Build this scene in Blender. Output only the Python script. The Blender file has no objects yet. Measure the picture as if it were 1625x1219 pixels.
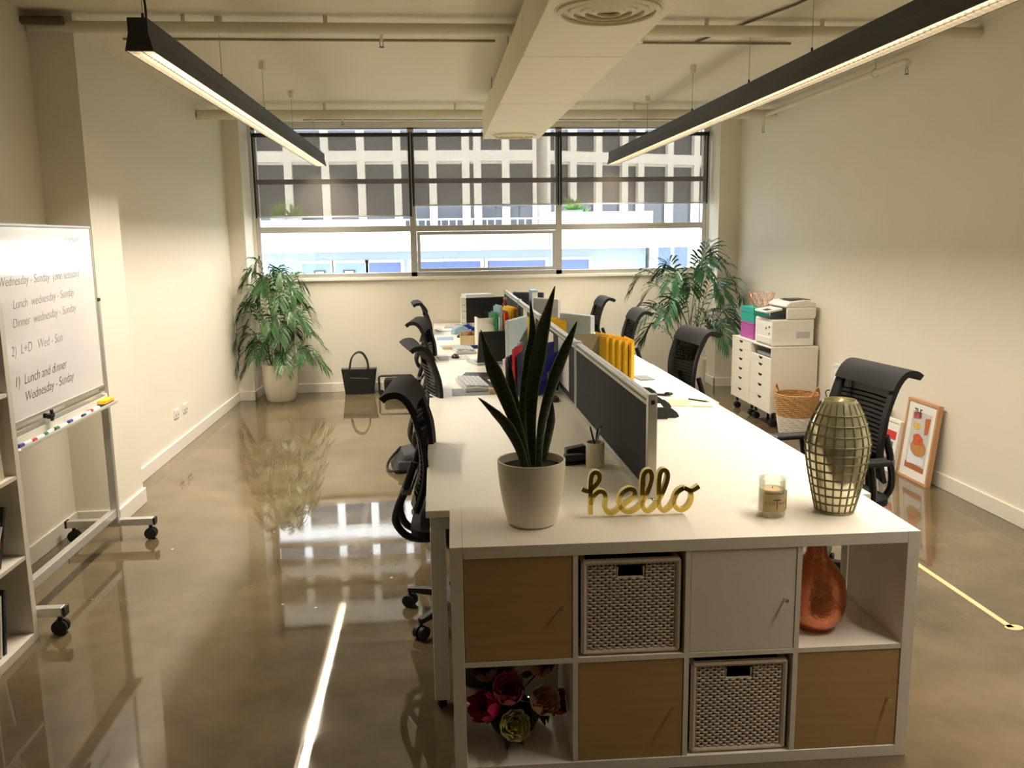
import bpy, bmesh, math, random
from mathutils import Vector, Matrix
PI = math.pi
R = math.radians
sc = bpy.context.scene
col = sc.collection

# ------------------------------------------------------------------ camera
cam_d = bpy.data.cameras.new('camera')
cam = bpy.data.objects.new('camera', cam_d); col.objects.link(cam)
cam_d.sensor_fit = 'HORIZONTAL'; cam_d.sensor_width = 36.0
cam_d.lens = 36.0 * 1365.446 / 1625.0
cam_d.clip_start = 0.05; cam_d.clip_end = 300
_y, _p, _r = R(-4.905), R(-9.636), R(-0.772)
_F = Vector((-math.sin(_y) * math.cos(_p), math.cos(_y) * math.cos(_p), math.sin(_p)))
_R = Vector((math.cos(_y), math.sin(_y), 0)); _U = _R.cross(_F)
_R2 = _R * math.cos(_r) + _U * math.sin(_r); _U2 = -_R * math.sin(_r) + _U * math.cos(_r)
M = Matrix((_R2, _U2, -_F)).transposed().to_4x4()
M.translation = Vector((-0.017, -2.473, 1.681))
cam.matrix_world = M
sc.camera = cam

# ------------------------------------------------------------------ world + exposure
LAMP_W = 80.0
world = bpy.data.worlds.new('world'); sc.world = world; world.use_nodes = True
bg = world.node_tree.nodes['Background']
bg.inputs[0].default_value = (0.82, 0.91, 1.0, 1); bg.inputs[1].default_value = 3.0
sc.view_settings.view_transform = 'Standard'; sc.view_settings.look = 'None'
sc.view_settings.exposure = 1.16; sc.view_settings.gamma = 1.0
sc.view_settings.use_curve_mapping = False
LAMP_COL = (1.0, 0.89, 0.75)

# ------------------------------------------------------------------ materials
def lin(c):
    return tuple((x / 12.92 if x <= 0.04045 else ((x + 0.055) / 1.055) ** 2.4) for x in [v / 255.0 for v in c])

def mat(name, rgb, rough=0.5, metal=0.0, spec=0.5, noise=None, bump=None, coat=0.0, ior=None, trans=0.0, sheen=0.0):
    """rgb is an sRGB triple; noise = (scale, amount) colour mottling; bump = (scale, strength)"""
    m = bpy.data.materials.new(name); m.use_nodes = True
    nt = m.node_tree; b = nt.nodes['Principled BSDF']
    c = lin(rgb)
    b.inputs['Base Color'].default_value = (*c, 1)
    b.inputs['Roughness'].default_value = rough
    b.inputs['Metallic'].default_value = metal
    b.inputs['Specular IOR Level'].default_value = spec
    b.inputs['Coat Weight'].default_value = coat
    if ior: b.inputs['IOR'].default_value = ior
    if trans: b.inputs['Transmission Weight'].default_value = trans
    tc = nt.nodes.new('ShaderNodeTexCoord')
    sc_, am = noise if noise else (25, 0.03)
    n = nt.nodes.new('ShaderNodeTexNoise'); n.inputs['Scale'].default_value = sc_; n.inputs['Detail'].default_value = 4
    nt.links.new(tc.outputs['Object'], n.inputs['Vector'])
    mx = nt.nodes.new('ShaderNodeMix'); mx.data_type = 'RGBA'
    mx.inputs[6].default_value = (*[v * (1 - am) for v in c], 1)
    mx.inputs[7].default_value = (*[min(1, v * (1 + am)) for v in c], 1)
    nt.links.new(n.outputs['Fac'], mx.inputs[0]); nt.links.new(mx.outputs[2], b.inputs['Base Color'])
    if bump:
        n2 = nt.nodes.new('ShaderNodeTexNoise'); n2.inputs['Scale'].default_value = bump[0]; n2.inputs['Detail'].default_value = 3
        nt.links.new(tc.outputs['Object'], n2.inputs['Vector'])
        bp = nt.nodes.new('ShaderNodeBump'); bp.inputs['Strength'].default_value = bump[1]; bp.inputs['Distance'].default_value = 0.01
        nt.links.new(n2.outputs['Fac'], bp.inputs['Height']); nt.links.new(bp.outputs[0], b.inputs['Normal'])
    return m

def glass_mat(name, tint=(1, 1, 1), gloss=0.07):
    m = bpy.data.materials.new(name); m.use_nodes = True
    nt = m.node_tree; nt.nodes.clear()
    o = nt.nodes.new('ShaderNodeOutputMaterial'); t = nt.nodes.new('ShaderNodeBsdfTransparent'); g = nt.nodes.new('ShaderNodeBsdfGlossy')
    t.inputs[0].default_value = (*tint, 1); g.inputs['Roughness'].default_value = 0.02
    lw = nt.nodes.new('ShaderNodeLayerWeight'); lw.inputs[0].default_value = 0.3
    ml = nt.nodes.new('ShaderNodeMath'); ml.operation = 'MULTIPLY_ADD'; ml.inputs[1].default_value = 0.5; ml.inputs[2].default_value = gloss
    mx = nt.nodes.new('ShaderNodeMixShader')
    nt.links.new(lw.outputs['Fresnel'], ml.inputs[0]); nt.links.new(ml.outputs[0], mx.inputs[0])
    nt.links.new(t.outputs[0], mx.inputs[1]); nt.links.new(g.outputs[0], mx.inputs[2]); nt.links.new(mx.outputs[0], o.inputs[0])
    return m

def screen_mat(name, rgb, see, tint=(1, 1, 1)):
    """woven see-through fabric: part diffuse, part open"""
    m = bpy.data.materials.new(name); m.use_nodes = True
    nt = m.node_tree; nt.nodes.clear()
    o = nt.nodes.new('ShaderNodeOutputMaterial'); t = nt.nodes.new('ShaderNodeBsdfTransparent'); d = nt.nodes.new('ShaderNodeBsdfDiffuse')
    t.inputs[0].default_value = (*tint, 1); d.inputs[0].default_value = (*lin(rgb), 1)
    tl = nt.nodes.new('ShaderNodeBsdfTranslucent'); tl.inputs[0].default_value = (*lin(rgb), 1)
    md = nt.nodes.new('ShaderNodeMixShader'); md.inputs[0].default_value = 0.35
    nt.links.new(d.outputs[0], md.inputs[1]); nt.links.new(tl.outputs[0], md.inputs[2]); d = md
    mx = nt.nodes.new('ShaderNodeMixShader'); mx.inputs[0].default_value = see
    nt.links.new(d.outputs[0], mx.inputs[1]); nt.links.new(t.outputs[0], mx.inputs[2]); nt.links.new(mx.outputs[0], o.inputs[0])
    return m

WALL = mat('wall paint', (236, 230, 214), 0.85, noise=(3, 0.02), bump=(120, 0.03))
CEIL = mat('ceiling paint', (222, 216, 194), 0.9, noise=(2, 0.03), bump=(60, 0.05))
TRIM = mat('gloss trim paint', (238, 233, 220), 0.45)
WHITE = mat('white laminate', (240, 235, 222), 0.32, spec=0.4)
SHELFW = mat('white shelf lacquer', (236, 228, 214), 0.4)
WHITEM = mat('white powder coat', (225, 222, 212), 0.4)
ALU = mat('brushed aluminium', (205, 203, 196), 0.35, metal=0.6)
CHROME = mat('chrome', (220, 220, 220), 0.12, metal=1.0)
BLACK = mat('black plastic', (24, 24, 26), 0.42)
BLACKM = mat('black rubber', (16, 16, 17), 0.6)
FABRIC = mat('black chair fabric', (18, 18, 20), 0.85, noise=(200, 0.25), bump=(400, 0.2))
DIVF = mat('charcoal screen fabric', (50, 52, 58), 0.9, noise=(300, 0.15), bump=(500, 0.15))
LAMPB = mat('black lamp housing', (38, 37, 38), 0.5)
POTW = mat('cream plastic pot', (232, 224, 205), 0.4)
SOIL = mat('dark potting soil', (38, 28, 20), 0.95, noise=(90, 0.5), bump=(80, 0.8))
GREYP = mat('grey plastic', (130, 132, 136), 0.4)
DGREY = mat('dark grey plastic', (60, 62, 66), 0.4)
LGREY = mat('light grey plastic', (190, 192, 194), 0.4)
PAPER = mat('white paper', (238, 236, 230), 0.8)
YEL = mat('yellow card', (252, 204, 48), 0.6)
ORG = mat('orange card', (232, 120, 30), 0.6)
RED = mat('red card', (190, 34, 40), 0.55)
BLUE = mat('royal blue plastic', (28, 48, 150), 0.35)
NAVY = mat('navy plastic', (24, 30, 80), 0.4)
GREEN = mat('green card', (34, 120, 66), 0.55)
LBLUE = mat('pale blue plastic', (150, 185, 205), 0.35)
BEIGE = mat('beige cardboard', (214, 192, 150), 0.75)
SCREEN = mat('dark monitor glass', (28, 30, 36), 0.12)
SCREENG = mat('grey monitor glass', (120, 124, 128), 0.2)
TEAL = mat('teal card box', (40, 165, 150), 0.6)
PURP = mat('purple card box', (178, 88, 165), 0.6)
COPW = mat('copper wire', (226, 150, 120), 0.3, metal=0.8)
GOLD = mat('polished gold metal', (215, 190, 95), 0.10, metal=1.0)
GOLDS = mat('pale gold edge', (232, 222, 150), 0.4, metal=0.2)
COPPER = mat('hammered copper', (222, 140, 104), 0.24, metal=1.0, noise=(60, 0.25), bump=(90, 0.25))
TILE = mat('mirror glass tile', (226, 222, 190), 0.16, metal=0.75, noise=(20, 0.15))
GROUT = mat('olive grout', (122, 114, 80), 0.5)
WAX = mat('candle wax', (222, 190, 150), 0.6)
LABELM = mat('kraft candle label', (190, 170, 118), 0.7)
INK = mat('dark ink', (78, 76, 84), 0.7)
INKL = mat('faded marker ink', (148, 144, 152), 0.8)
WBOARD = mat('whiteboard enamel', (240, 238, 236), 0.12, coat=0.5)
GLASSC = glass_mat('clear window glass')
GLASSJ = glass_mat('greenish jar glass', (0.96, 0.985, 0.955), 0.03)
BLINDM = screen_mat('grey sunscreen fabric', (120, 112, 102), 0.48, (1.0, 0.94, 0.85))
MESHM = screen_mat('open chair mesh', (26, 26, 28), 0.24)
WIREM = mat('steel wire', (150, 150, 150), 0.35, metal=0.9)
SEAG = mat('seagrass', (192, 148, 94), 0.8, noise=(70, 0.5), bump=(90, 1.0))
SEAW = mat('white painted seagrass', (224, 218, 204), 0.8, noise=(60, 0.08), bump=(90, 0.7))
WICK = mat('whitewashed wicker', (216, 200, 182), 0.7, noise=(60, 0.1))
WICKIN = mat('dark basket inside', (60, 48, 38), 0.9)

def wood(name, a, b_, scale=3.0, stretch=(1, 12, 12), rough=0.45):
    m = mat(name, a, rough); nt = m.node_tree; bs = nt.nodes['Principled BSDF']
    tc = nt.nodes.new('ShaderNodeTexCoord'); mp = nt.nodes.new('ShaderNodeMapping'); mp.inputs['Scale'].default_value = stretch
    n = nt.nodes.new('ShaderNodeTexNoise'); n.inputs['Scale'].default_value = scale; n.inputs['Detail'].default_value = 6; n.inputs['Distortion'].default_value = 0.6
    cr = nt.nodes.new('ShaderNodeMix'); cr.data_type = 'RGBA'
    cr.inputs[6].default_value = (*lin(a), 1); cr.inputs[7].default_value = (*lin(b_), 1)
    nt.links.new(tc.outputs['Object'], mp.inputs[0]); nt.links.new(mp.outputs[0], n.inputs['Vector'])
    nt.links.new(n.outputs['Fac'], cr.inputs[0]); nt.links.new(cr.outputs[2], bs.inputs['Base Color'])
    return m
BIRCH = wood('birch veneer', (196, 160, 112), (174, 138, 92), 2.5, (1, 4, 14))
OAK = wood('oak picture frame', (214, 168, 122), (190, 140, 96), 6, (2, 2, 2))

def floor_material():
    m = mat('polished concrete', (112, 102, 84), 0.08); nt = m.node_tree; b = nt.nodes['Principled BSDF']
    tc = nt.nodes.new('ShaderNodeTexCoord')
    def noise(s, d=5, dist=0.0):
        n = nt.nodes.new('ShaderNodeTexNoise'); n.inputs['Scale'].default_value = s; n.inputs['Detail'].default_value = d; n.inputs['Distortion'].default_value = dist
        nt.links.new(tc.outputs['Object'], n.inputs['Vector']); return n
    big = noise(0.8, 6, 0.4); mid = noise(5, 8); fine = noise(180, 2)
    r1 = nt.nodes.new('ShaderNodeValToRGB'); r1.color_ramp.elements[0].position = 0.3; r1.color_ramp.elements[1].position = 0.72
    r1.color_ramp.elements[0].color = (*lin((84, 72, 52)), 1); r1.color_ramp.elements[1].color = (*lin((122, 107, 80)), 1)
    nt.links.new(big.outputs['Fac'], r1.inputs[0])
    r2 = nt.nodes.new('ShaderNodeValToRGB'); r2.color_ramp.elements[0].position = 0.3; r2.color_ramp.elements[1].position = 0.75
    r2.color_ramp.elements[0].color = (0.72, 0.72, 0.72, 1); r2.color_ramp.elements[1].color = (1.12, 1.12, 1.12, 1)
    nt.links.new(mid.outputs['Fac'], r2.inputs[0])
    mx = nt.nodes.new('ShaderNodeMix'); mx.data_type = 'RGBA'; mx.blend_type = 'MULTIPLY'; mx.inputs[0].default_value = 1
    nt.links.new(r1.outputs[0], mx.inputs[6]); nt.links.new(r2.outputs[0], mx.inputs[7])
    # pale chips
    v = nt.nodes.new('ShaderNodeTexVoronoi'); v.inputs['Scale'].default_value = 5.5; nt.links.new(tc.outputs['Object'], v.inputs['Vector'])
    cr = nt.nodes.new('ShaderNodeValToRGB'); cr.color_ramp.elements[0].position = 0.035; cr.color_ramp.elements[1].position = 0.05
    cr.color_ramp.elements[0].color = (1, 1, 1, 1); cr.color_ramp.elements[1].color = (0, 0, 0, 1)
    nt.links.new(v.outputs['Distance'], cr.inputs[0])
    m2 = nt.nodes.new('ShaderNodeMix'); m2.data_type = 'RGBA'; m2.inputs[7].default_value = (*lin((205, 196, 170)), 1)
    ml = nt.nodes.new('ShaderNodeMath'); ml.operation = 'MULTIPLY'; nt.links.new(cr.outputs[0], ml.inputs[0])
    gate = nt.nodes.new('ShaderNodeMath'); gate.operation = 'GREATER_THAN'; gate.inputs[1].default_value = 0.55
    g2 = noise(2.3, 2); nt.links.new(g2.outputs['Fac'], gate.inputs[0]); nt.links.new(gate.outputs[0], ml.inputs[1])
    nt.links.new(ml.outputs[0], m2.inputs[0]); nt.links.new(mx.outputs[2], m2.inputs[6])
    nt.links.new(m2.outputs[2], b.inputs['Base Color'])
    rr = nt.nodes.new('ShaderNodeMapRange'); rr.inputs[1].default_value = 0.3; rr.inputs[2].default_value = 0.7; rr.inputs[3].default_value = 0.015; rr.inputs[4].default_value = 0.06
    nt.links.new(mid.outputs['Fac'], rr.inputs[0]); nt.links.new(rr.outputs[0], b.inputs['Roughness'])
    bp = nt.nodes.new('ShaderNodeBump'); bp.inputs['Strength'].default_value = 0.012; bp.inputs['Distance'].default_value = 0.003
    wv = noise(7, 3); ad = nt.nodes.new('ShaderNodeMath'); ad.operation = 'MULTIPLY_ADD'; ad.inputs[1].default_value = 0.05
    nt.links.new(fine.outputs['Fac'], ad.inputs[0]); nt.links.new(wv.outputs['Fac'], ad.inputs[2])
    nt.links.new(ad.outputs[0], bp.inputs['Height']); nt.links.new(bp.outputs[0], b.inputs['Normal'])
    b.inputs['IOR'].default_value = 1.8
    return m
FLOOR = floor_material()

# ------------------------------------------------------------------ mesh helpers
class MB:
    def __init__(s): s.v = []; s.f = []
    def add(s, vs, fs):
        o = len(s.v); s.v += [tuple(v) for v in vs]; s.f += [tuple(i + o for i in f) for f in fs]; return s
    def box(s, x0, x1, y0, y1, z0, z1, rot=None, c=None):
        vs = [(x, y, z) for z in (z0, z1) for y in (y0, y1) for x in (x0, x1)]
        if rot is not None:
            cc = Vector(c) if c else Vector(((x0 + x1) / 2, (y0 + y1) / 2, (z0 + z1) / 2))
            vs = [rot @ (Vector(v) - cc) + cc for v in vs]
        return s.add(vs, [(0, 2, 3, 1), (4, 5, 7, 6), (0, 1, 5, 4), (2, 6, 7, 3), (0, 4, 6, 2), (1, 3, 7, 5)])
    def lathe(s, prof, n=32, c=(0, 0, 0), sx=1, sy=1):
        vs = []; fs = []
        for r, z in prof:
            for k in range(n):
                a = 2 * PI * k / n; vs.append((c[0] + r * math.cos(a) * sx, c[1] + r * math.sin(a) * sy, c[2] + z))
        for i in range(len(prof) - 1):
            for k in range(n):
                k2 = (k + 1) % n; fs.append((i * n + k, i * n + k2, (i + 1) * n + k2, (i + 1) * n + k))
        return s.add(vs, fs)
    def cyl(s, p0, p1, r, n=16, r1=None):
        return s.tube([p0, p1], [r, r if r1 is None else r1], n)
    def tube(s, pts, r, n=8, cap=True, closed=False):
        pts = [Vector(p) for p in pts]; rs = r if isinstance(r, (list, tuple)) else [r] * len(pts)
        N = len(pts); vs = []; fs = []; up = None
        for i, p in enumerate(pts):
            if closed: t = pts[(i + 1) % N] - pts[i - 1]
            else: t = pts[min(i + 1, N - 1)] - pts[max(i - 1, 0)]
            t.normalize()
            if up is None:
                up = Vector((0, 0, 1)) if abs(t.z) < 0.9 else Vector((1, 0, 0))
            a = t.cross(up)
            if a.length < 1e-5: a = t.cross(Vector((0, 1, 0)))
            a.normalize(); b = a.cross(t); up = b
            for k in range(n):
                g = 2 * PI * k / n; vs.append(p + (a * math.cos(g) + b * math.sin(g)) * rs[i])
        for i in range(N if closed else N - 1):
            j = (i + 1) % N
            for k in range(n):
                k2 = (k + 1) % n; fs.append((i * n + k, j * n + k, j * n + k2, i * n + k2))
        if cap and not closed: fs += [tuple(range(n)), tuple(range((N - 1) * n, N * n))[::-1]]
        return s.add(vs, fs)
    def ribbon(s, pts, widths, wdir, th=0.0):
        """strip along pts, width along wdir(i) , optional thickness along normal"""
        pts = [Vector(p) for p in pts]; vs = []; fs = []; N = len(pts)
        for i, p in enumerate(pts):
            t = (pts[min(i + 1, N - 1)] - pts[max(i - 1, 0)]).normalized(); w = Vector(wdir(i) if callable(wdir) else wdir).normalized()
            nn = t.cross(w).normalized() * (th / 2)
            ww = w * (widths[i] if isinstance(widths, (list, tuple)) else widths) / 2
            vs += [p - ww - nn, p + ww - nn, p + ww + nn, p - ww + nn]
        for i in range(N - 1):
            a = i * 4; b = a + 4
            for k in range(4):
                k2 = (k + 1) % 4; fs.append((a + k, b + k, b + k2, a + k2))
        fs += [(0, 1, 2, 3), (N * 4 - 1, N * 4 - 2, N * 4 - 3, N * 4 - 4)]
        return s.add(vs, fs)
    def prism(s, poly, axis, a0, a1):
        """poly of 2-D points extruded along an axis ('x': poly=(y,z); 'y': (x,z); 'z': (x,y))"""
        f = {'x': lambda p, a: (a, p[0], p[1]), 'y': lambda p, a: (p[0], a, p[1]), 'z': lambda p, a: (p[0], p[1], a)}[axis]
        n = len(poly); vs = [f(p, a0) for p in poly] + [f(p, a1) for p in poly]
        fs = [tuple(range(n))[::-1], tuple(range(n, 2 * n))] + [(i, (i + 1) % n, n + (i + 1) % n, n + i) for i in range(n)]
        return s.add(vs, fs)
    def sphere(s, c, r, n=12, m=8, sc_=(1, 1, 1)):
        prof = [(max(1e-4, r * math.sin(PI * i / m)), -r * math.cos(PI * i / m) * sc_[2]) for i in range(m + 1)]
        return s.lathe(prof, n, c, sc_[0], sc_[1])

def obj(name, mb, m, parent=None, smooth=False, bev=0.0, label=None):
    me = bpy.data.meshes.new(name)
    me.from_pydata([tuple(v) for v in mb.v], [], mb.f); me.materials.append(m)
    bm = bmesh.new(); bm.from_mesh(me); bmesh.ops.recalc_face_normals(bm, faces=bm.faces); bm.to_mesh(me); bm.free()
    me.update()
    o = bpy.data.objects.new(name, me); col.objects.link(o)
    if parent is not None: o.parent = parent
    if smooth:
        me.shade_smooth(); me.set_sharp_from_angle(angle=R(38))
    if bev:
        b = o.modifiers.new('bevel', 'BEVEL'); b.width = bev; b.segments = 2; b.limit_method = 'ANGLE'; b.angle_limit = R(50)
    if label: o['label'] = label
    return o
def thing(name, label, cat, loc=(0, 0, 0), rz=0.0, group=None):
    o = bpy.data.objects.new(name, None); col.objects.link(o); o.empty_display_size = 0.05
    o.location = loc; o.rotation_euler = (0, 0, rz); o['label'] = label; o['category'] = cat
    if group: o['group'] = group
    return o
def tag(o, label, cat, group=None):
    o['label'] = label; o['category'] = cat
    if group: o['group'] = group
    return o
def struct(name, mb, m, parent=None, **k):
    o = obj(name, mb, m, parent, **k)
    if parent is None: o['kind'] = 'structure'
    return o
def dup(root, loc, rz, label):
    r = root.copy(); col.objects.link(r); r.location = loc; r.rotation_euler = (0, 0, rz); r['label'] = label
    for ch in list(root.children):
        c = ch.copy(); col.objects.link(c); c.parent = r
        for g in list(ch.children):
            d = g.copy(); col.objects.link(d); d.parent = c
    return r
def crom(pts, k=6, closed=False):
    pts = [Vector(p) for p in pts]; out = []; N = len(pts)
    for i in range(N if closed else N - 1):
        if closed: p0, p1, p2, p3 = pts[i - 1], pts[i], pts[(i + 1) % N], pts[(i + 2) % N]
        else: p0, p1, p2, p3 = pts[max(i - 1, 0)], pts[i], pts[i + 1], pts[min(i + 2, N - 1)]
        for j in range(k):
            t = j / k
            out.append(0.5 * ((2 * p1) + (-p0 + p2) * t + (2 * p0 - 5 * p1 + 4 * p2 - p3) * t * t + (-p0 + 3 * p1 - 3 * p2 + p3) * t ** 3))
    if not closed: out.append(pts[-1])
    return out
def text_obj(name, body, size, m, parent, matrix, shear=0.0, ext=0.0004, align='LEFT'):
    c = bpy.data.curves.new(name, 'FONT'); c.body = body; c.size = size; c.shear = shear; c.extrude = ext; c.offset = -size * .012 if ext < .00015 else 0; c.align_x = align
    t = bpy.data.objects.new(name + '_tmp', c); col.objects.link(t)
    dg = bpy.context.evaluated_depsgraph_get(); dg.update()
    me = bpy.data.meshes.new_from_object(t.evaluated_get(dg)); bpy.data.objects.remove(t)
    me.materials.clear(); me.materials.append(m)
    o = bpy.data.objects.new(name, me); col.objects.link(o); o.parent = parent; o.matrix_local = matrix
    return o

# ------------------------------------------------------------------ the room
YB = 7.20; CZ = 2.93; YF = -4.6
WX0, WX1, WZ0, WZ1 = -1.95, 3.05, 1.27, 2.875
XR = 3.30
fl = struct('floor', MB().box(-2.6, 3.7, YF - .1, 7.5, -0.2, 0.0), FLOOR)
struct('ceiling', MB().box(-2.6, 3.7, YF - .1, 7.5, CZ, CZ + .2), CEIL)
struct('wall_left_near', MB().box(-2.60, -2.21, YF, 2.70, 0, CZ), WALL)
struct('wall_left_pier', MB().box(-2.60, -1.966, 2.70, 3.16, 0, CZ), WALL)
struct('wall_left', MB().box(-2.60, -2.147, 3.16, YB, 0, CZ), WALL)
struct('wall_left_corner', MB().box(-2.147, -1.98, 6.80, YB, 0, CZ), WALL)
struct('wall_right', MB().box(XR, 3.70, YF, YB, 0, CZ), WALL)
struct('wall_right_corner', MB().box(3.07, XR, 6.85, YB, 0, CZ), WALL)
m = MB().box(-2.6, 3.7, YB, YB + .25, 0, WZ0 - .02).box(-2.6, 3.7, YB, YB + .25, WZ1, CZ).box(-2.6, WX0, YB, YB + .25, WZ0 - .02, WZ1).box(WX1, 3.7, YB, YB + .25, WZ0 - .02, WZ1)
struct('wall_back', m, WALL)
struct('wall_front', MB().box(-2.6, 3.7, YF - .2, YF, 0, CZ), WALL)
t_, h_ = 0.014, 0.10
m = MB().box(-2.21, -2.21 + t_, YF, 2.70, 0, h_).box(-2.21, -1.966 + t_, 2.70 - t_, 2.70, 0, h_).box(-1.966, -1.966 + t_, 2.70 - t_, 3.16 + t_, 0, h_)
m.box(-2.147, -2.147 + t_, 3.16, 6.80, 0, h_).box(-2.147, -1.98 + t_, 6.80 - t_, 6.80, 0, h_).box(-1.98, -1.98 + t_, 6.80 - t_, 7.20, 0, h_)
struct('baseboard_left', m, TRIM, bev=.003)
struct('baseboard_back', MB().box(-1.98, 3.07, YB - t_, YB, 0, h_), TRIM, bev=.003)
struct('baseboard_right', MB().box(XR - t_, XR, YF, 6.85, 0, h_).box(3.07 - t_, XR, 6.85 - t_, 6.85, 0, h_).box(3.07 - t_, 3.07, 6.85 - t_, YB, 0, h_), TRIM, bev=.003)

# window: one frame with three bays, an opening sash in the middle one
wy0, wy1 = YB + .03, YB + .10
wf = MB().box(WX0, WX1, wy0, wy1, WZ0, WZ0 + .05).box(WX0, WX1, wy0, wy1, WZ1 - .02, WZ1).box(WX0, WX0 + .045, wy0, wy1, WZ0, WZ1).box(WX1 - .045, WX1, wy0, wy1, WZ0, WZ1)
MU = (-0.255, 1.365)
for x in MU: wf.box(x - .035, x + .035, wy0, wy1, WZ0, WZ1)
wf.box(WX0, WX1, wy0 + .005, wy1 - .005, 1.765, 1.83)
win = struct('window_1', wf, ALU, bev=.003)
DARKF = mat('silhouetted transom', (30, 30, 32), .5)  # unlit silhouette of the window frame put into the transom colour
def wpart(name, mb, m, **k):
    o = obj(name, mb, m, win, **k); return o
obj('transom', MB().box(WX0 + .045, MU[0] - .035, wy0, wy1, 2.285, 2.335).box(MU[0] + .035, MU[1] - .035, wy0, wy1, 2.285, 2.335).box(MU[1] + .035, WX1 - .045, wy0, wy1, 2.285, 2.335), DARKF, win, label='upper transom coloured dark as an unlit silhouette')
xs = [WX0 + .045, MU[0] - .035, MU[0] + .035, MU[1] - .035, MU[1] + .035, WX1 - .045]
for i in range(3):
    for (z0, z1) in ((WZ0 + .05, 1.765), (1.83, 2.285), (2.335, WZ1 - .02)):
        wpart('window_pane', MB().box(xs[2 * i], xs[2 * i + 1], YB + .063, YB + .069, z0, z1), GLASSC)
s0, s1 = xs[2] + .004, xs[3] - .004
sash = wpart('sash', MB().box(s0, s1, wy0 - .012, wy0 + .03, 1.325, 1.36).box(s0, s1, wy0 - .012, wy0 + .03, 1.725, 1.762).box(s0, s0 + .035, wy0 - .012, wy0 + .03, 1.36, 1.725).box(s1 - .035, s1, wy0 - .012, wy0 + .03, 1.36, 1.725), ALU, bev=.002)
wpart('window_latch', MB().box(.535, .595, wy0 - .03, wy0 - .012, 1.335, 1.352).box(.56, .572, wy0 - .034, wy0 - .02, 1.35, 1.43), ALU)
wpart('window_sill', MB().box(-1.97, 3.06, YB - .03, YB + .035, WZ0 - .03, WZ0 + .002), TRIM, bev=.004)

# roller blinds
def blind(x0, x1, zb, label):
    t = thing('roller_blind', label, 'blind', ((x0 + x1) / 2, YB - .045, zb), group='sunscreen roller blinds across the window')
    w = (x1 - x0) / 2; H = 2.79 - zb
    obj('blind_roller', MB().cyl((-w, 0, H), (w, 0, H), .022, 16), BLACK, t, True)
    obj('blind_fabric', MB().box(-w + .012, w - .012, -.0008, .0008, .012, H - .015), BLINDM, t)
    obj('bottom_rail', MB().box(-w + .012, w - .012, -.007, .007, 0, .016), LGREY, t, bev=.003)
    obj('guide_rail', MB().box(-w - .004, -w + .014, -.012, .016, 0, H - .02), BLACK, t); obj('guide_rail', MB().box(w - .014, w + .004, -.012, .016, 0, H - .02), BLACK, t)
    obj('blind_bracket', MB().box(-w - .005, -w + .006, -.03, .04, H - .03, H + .03).box(w - .006, w + .005, -.03, .04, H - .03, H + .03), BLACK, t)
blind(-1.925, -.265, 1.925, 'left roller blind, pulled lowest of the three')
blind(-.245, 1.355, 2.035, 'middle grey roller blind above the opening sash')
blind(1.375, 3.03, 2.035, 'right grey roller blind, above the right-hand palm')

# ------------------------------------------------------------------ street and buildings opposite
GZ = -5.0
struct('ground', MB().box(-60, 60, 7.6, 70, GZ - .2, GZ), mat('street paving', (180, 178, 172), 0.8))
FW = mat('white rendered facade', (236, 234, 228), 0.8)
FG = mat('dark tinted facade glass', (66, 68, 74), 0.15)
FGB = mat('blue tinted shopfront glass', (84, 100, 140), 0.15)
FGL = mat('pale blue wall panel', (150, 162, 186), 0.6)
def facade(label, x0, x1, org, rz, rows, edges, zlo, ztop, dep=8):
    """a wall whose front is local y=0 with recessed window openings as framed panes"""
    t = thing('office_building', label, 'building', org, rz)
    m = MB().box(x0, x1, .25, dep, zlo, ztop)
    for (z0, z1, y0) in rows['bands']: m.box(x0, x1, y0, .25, z0, z1)
    obj('facade_wall', m, FW, t)
    for (z0, z1) in rows['win']:
        for a, b_ in zip(edges[:-1], edges[1:]):
            w = obj('building_window', MB().box(a + .13, b_ - .13, .18, .24, z0 + .02, z1 - .02), FG, t)
            obj('window_frame', MB().box(a, a + .13, 0, .25, z0, z1).box(b_ - .13, b_, 0, .25, z0, z1).box(a + .13, b_ - .13, .1, .25, z1 - .09, z1), FW, w)
    return t
DB = 28.0 + 2.473
def zz(v): return 1.681 + (380 - v) / 1365.4 * DB      # height of a storey line on the far facade
def xx(u): return -.017 + (u - 700) / 1365.4 * DB
rows = {'bands': [(zz(262), zz(246), 0), (zz(192), zz(178), 0), (zz(130), zz(116), 0), (zz(66), zz(50), 0), (zz(0), zz(-14), 0), (zz(-66), zz(-80), 0)],
        'win': [(zz(375), zz(262)), (zz(246), zz(192)), (zz(178), zz(130)), (zz(116), zz(66)), (zz(50), zz(0)), (zz(-14), zz(-66))]}
eL = [xx(u) for u in (300, 365, 424, 480, 536, 590, 645, 699, 750, 768, 812, 860)]
facade('long white office block with grid of dark windows facing the room', eL[0], eL[-1], (0, 28, 0), 0, rows, eL, GZ, zz(-140))
eR = [0, 1.05, 2.1, 3.2, 3.9, 5.2, 6.4, 7.8, 9.2, 10.6, 12, 13.4]
facade('white office wing angled away behind the right blind', eR[0], eR[-1], (eL[-1] + .4, 28.2, 0), R(20), rows, eR, GZ, zz(-140), 1.0)
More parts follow.
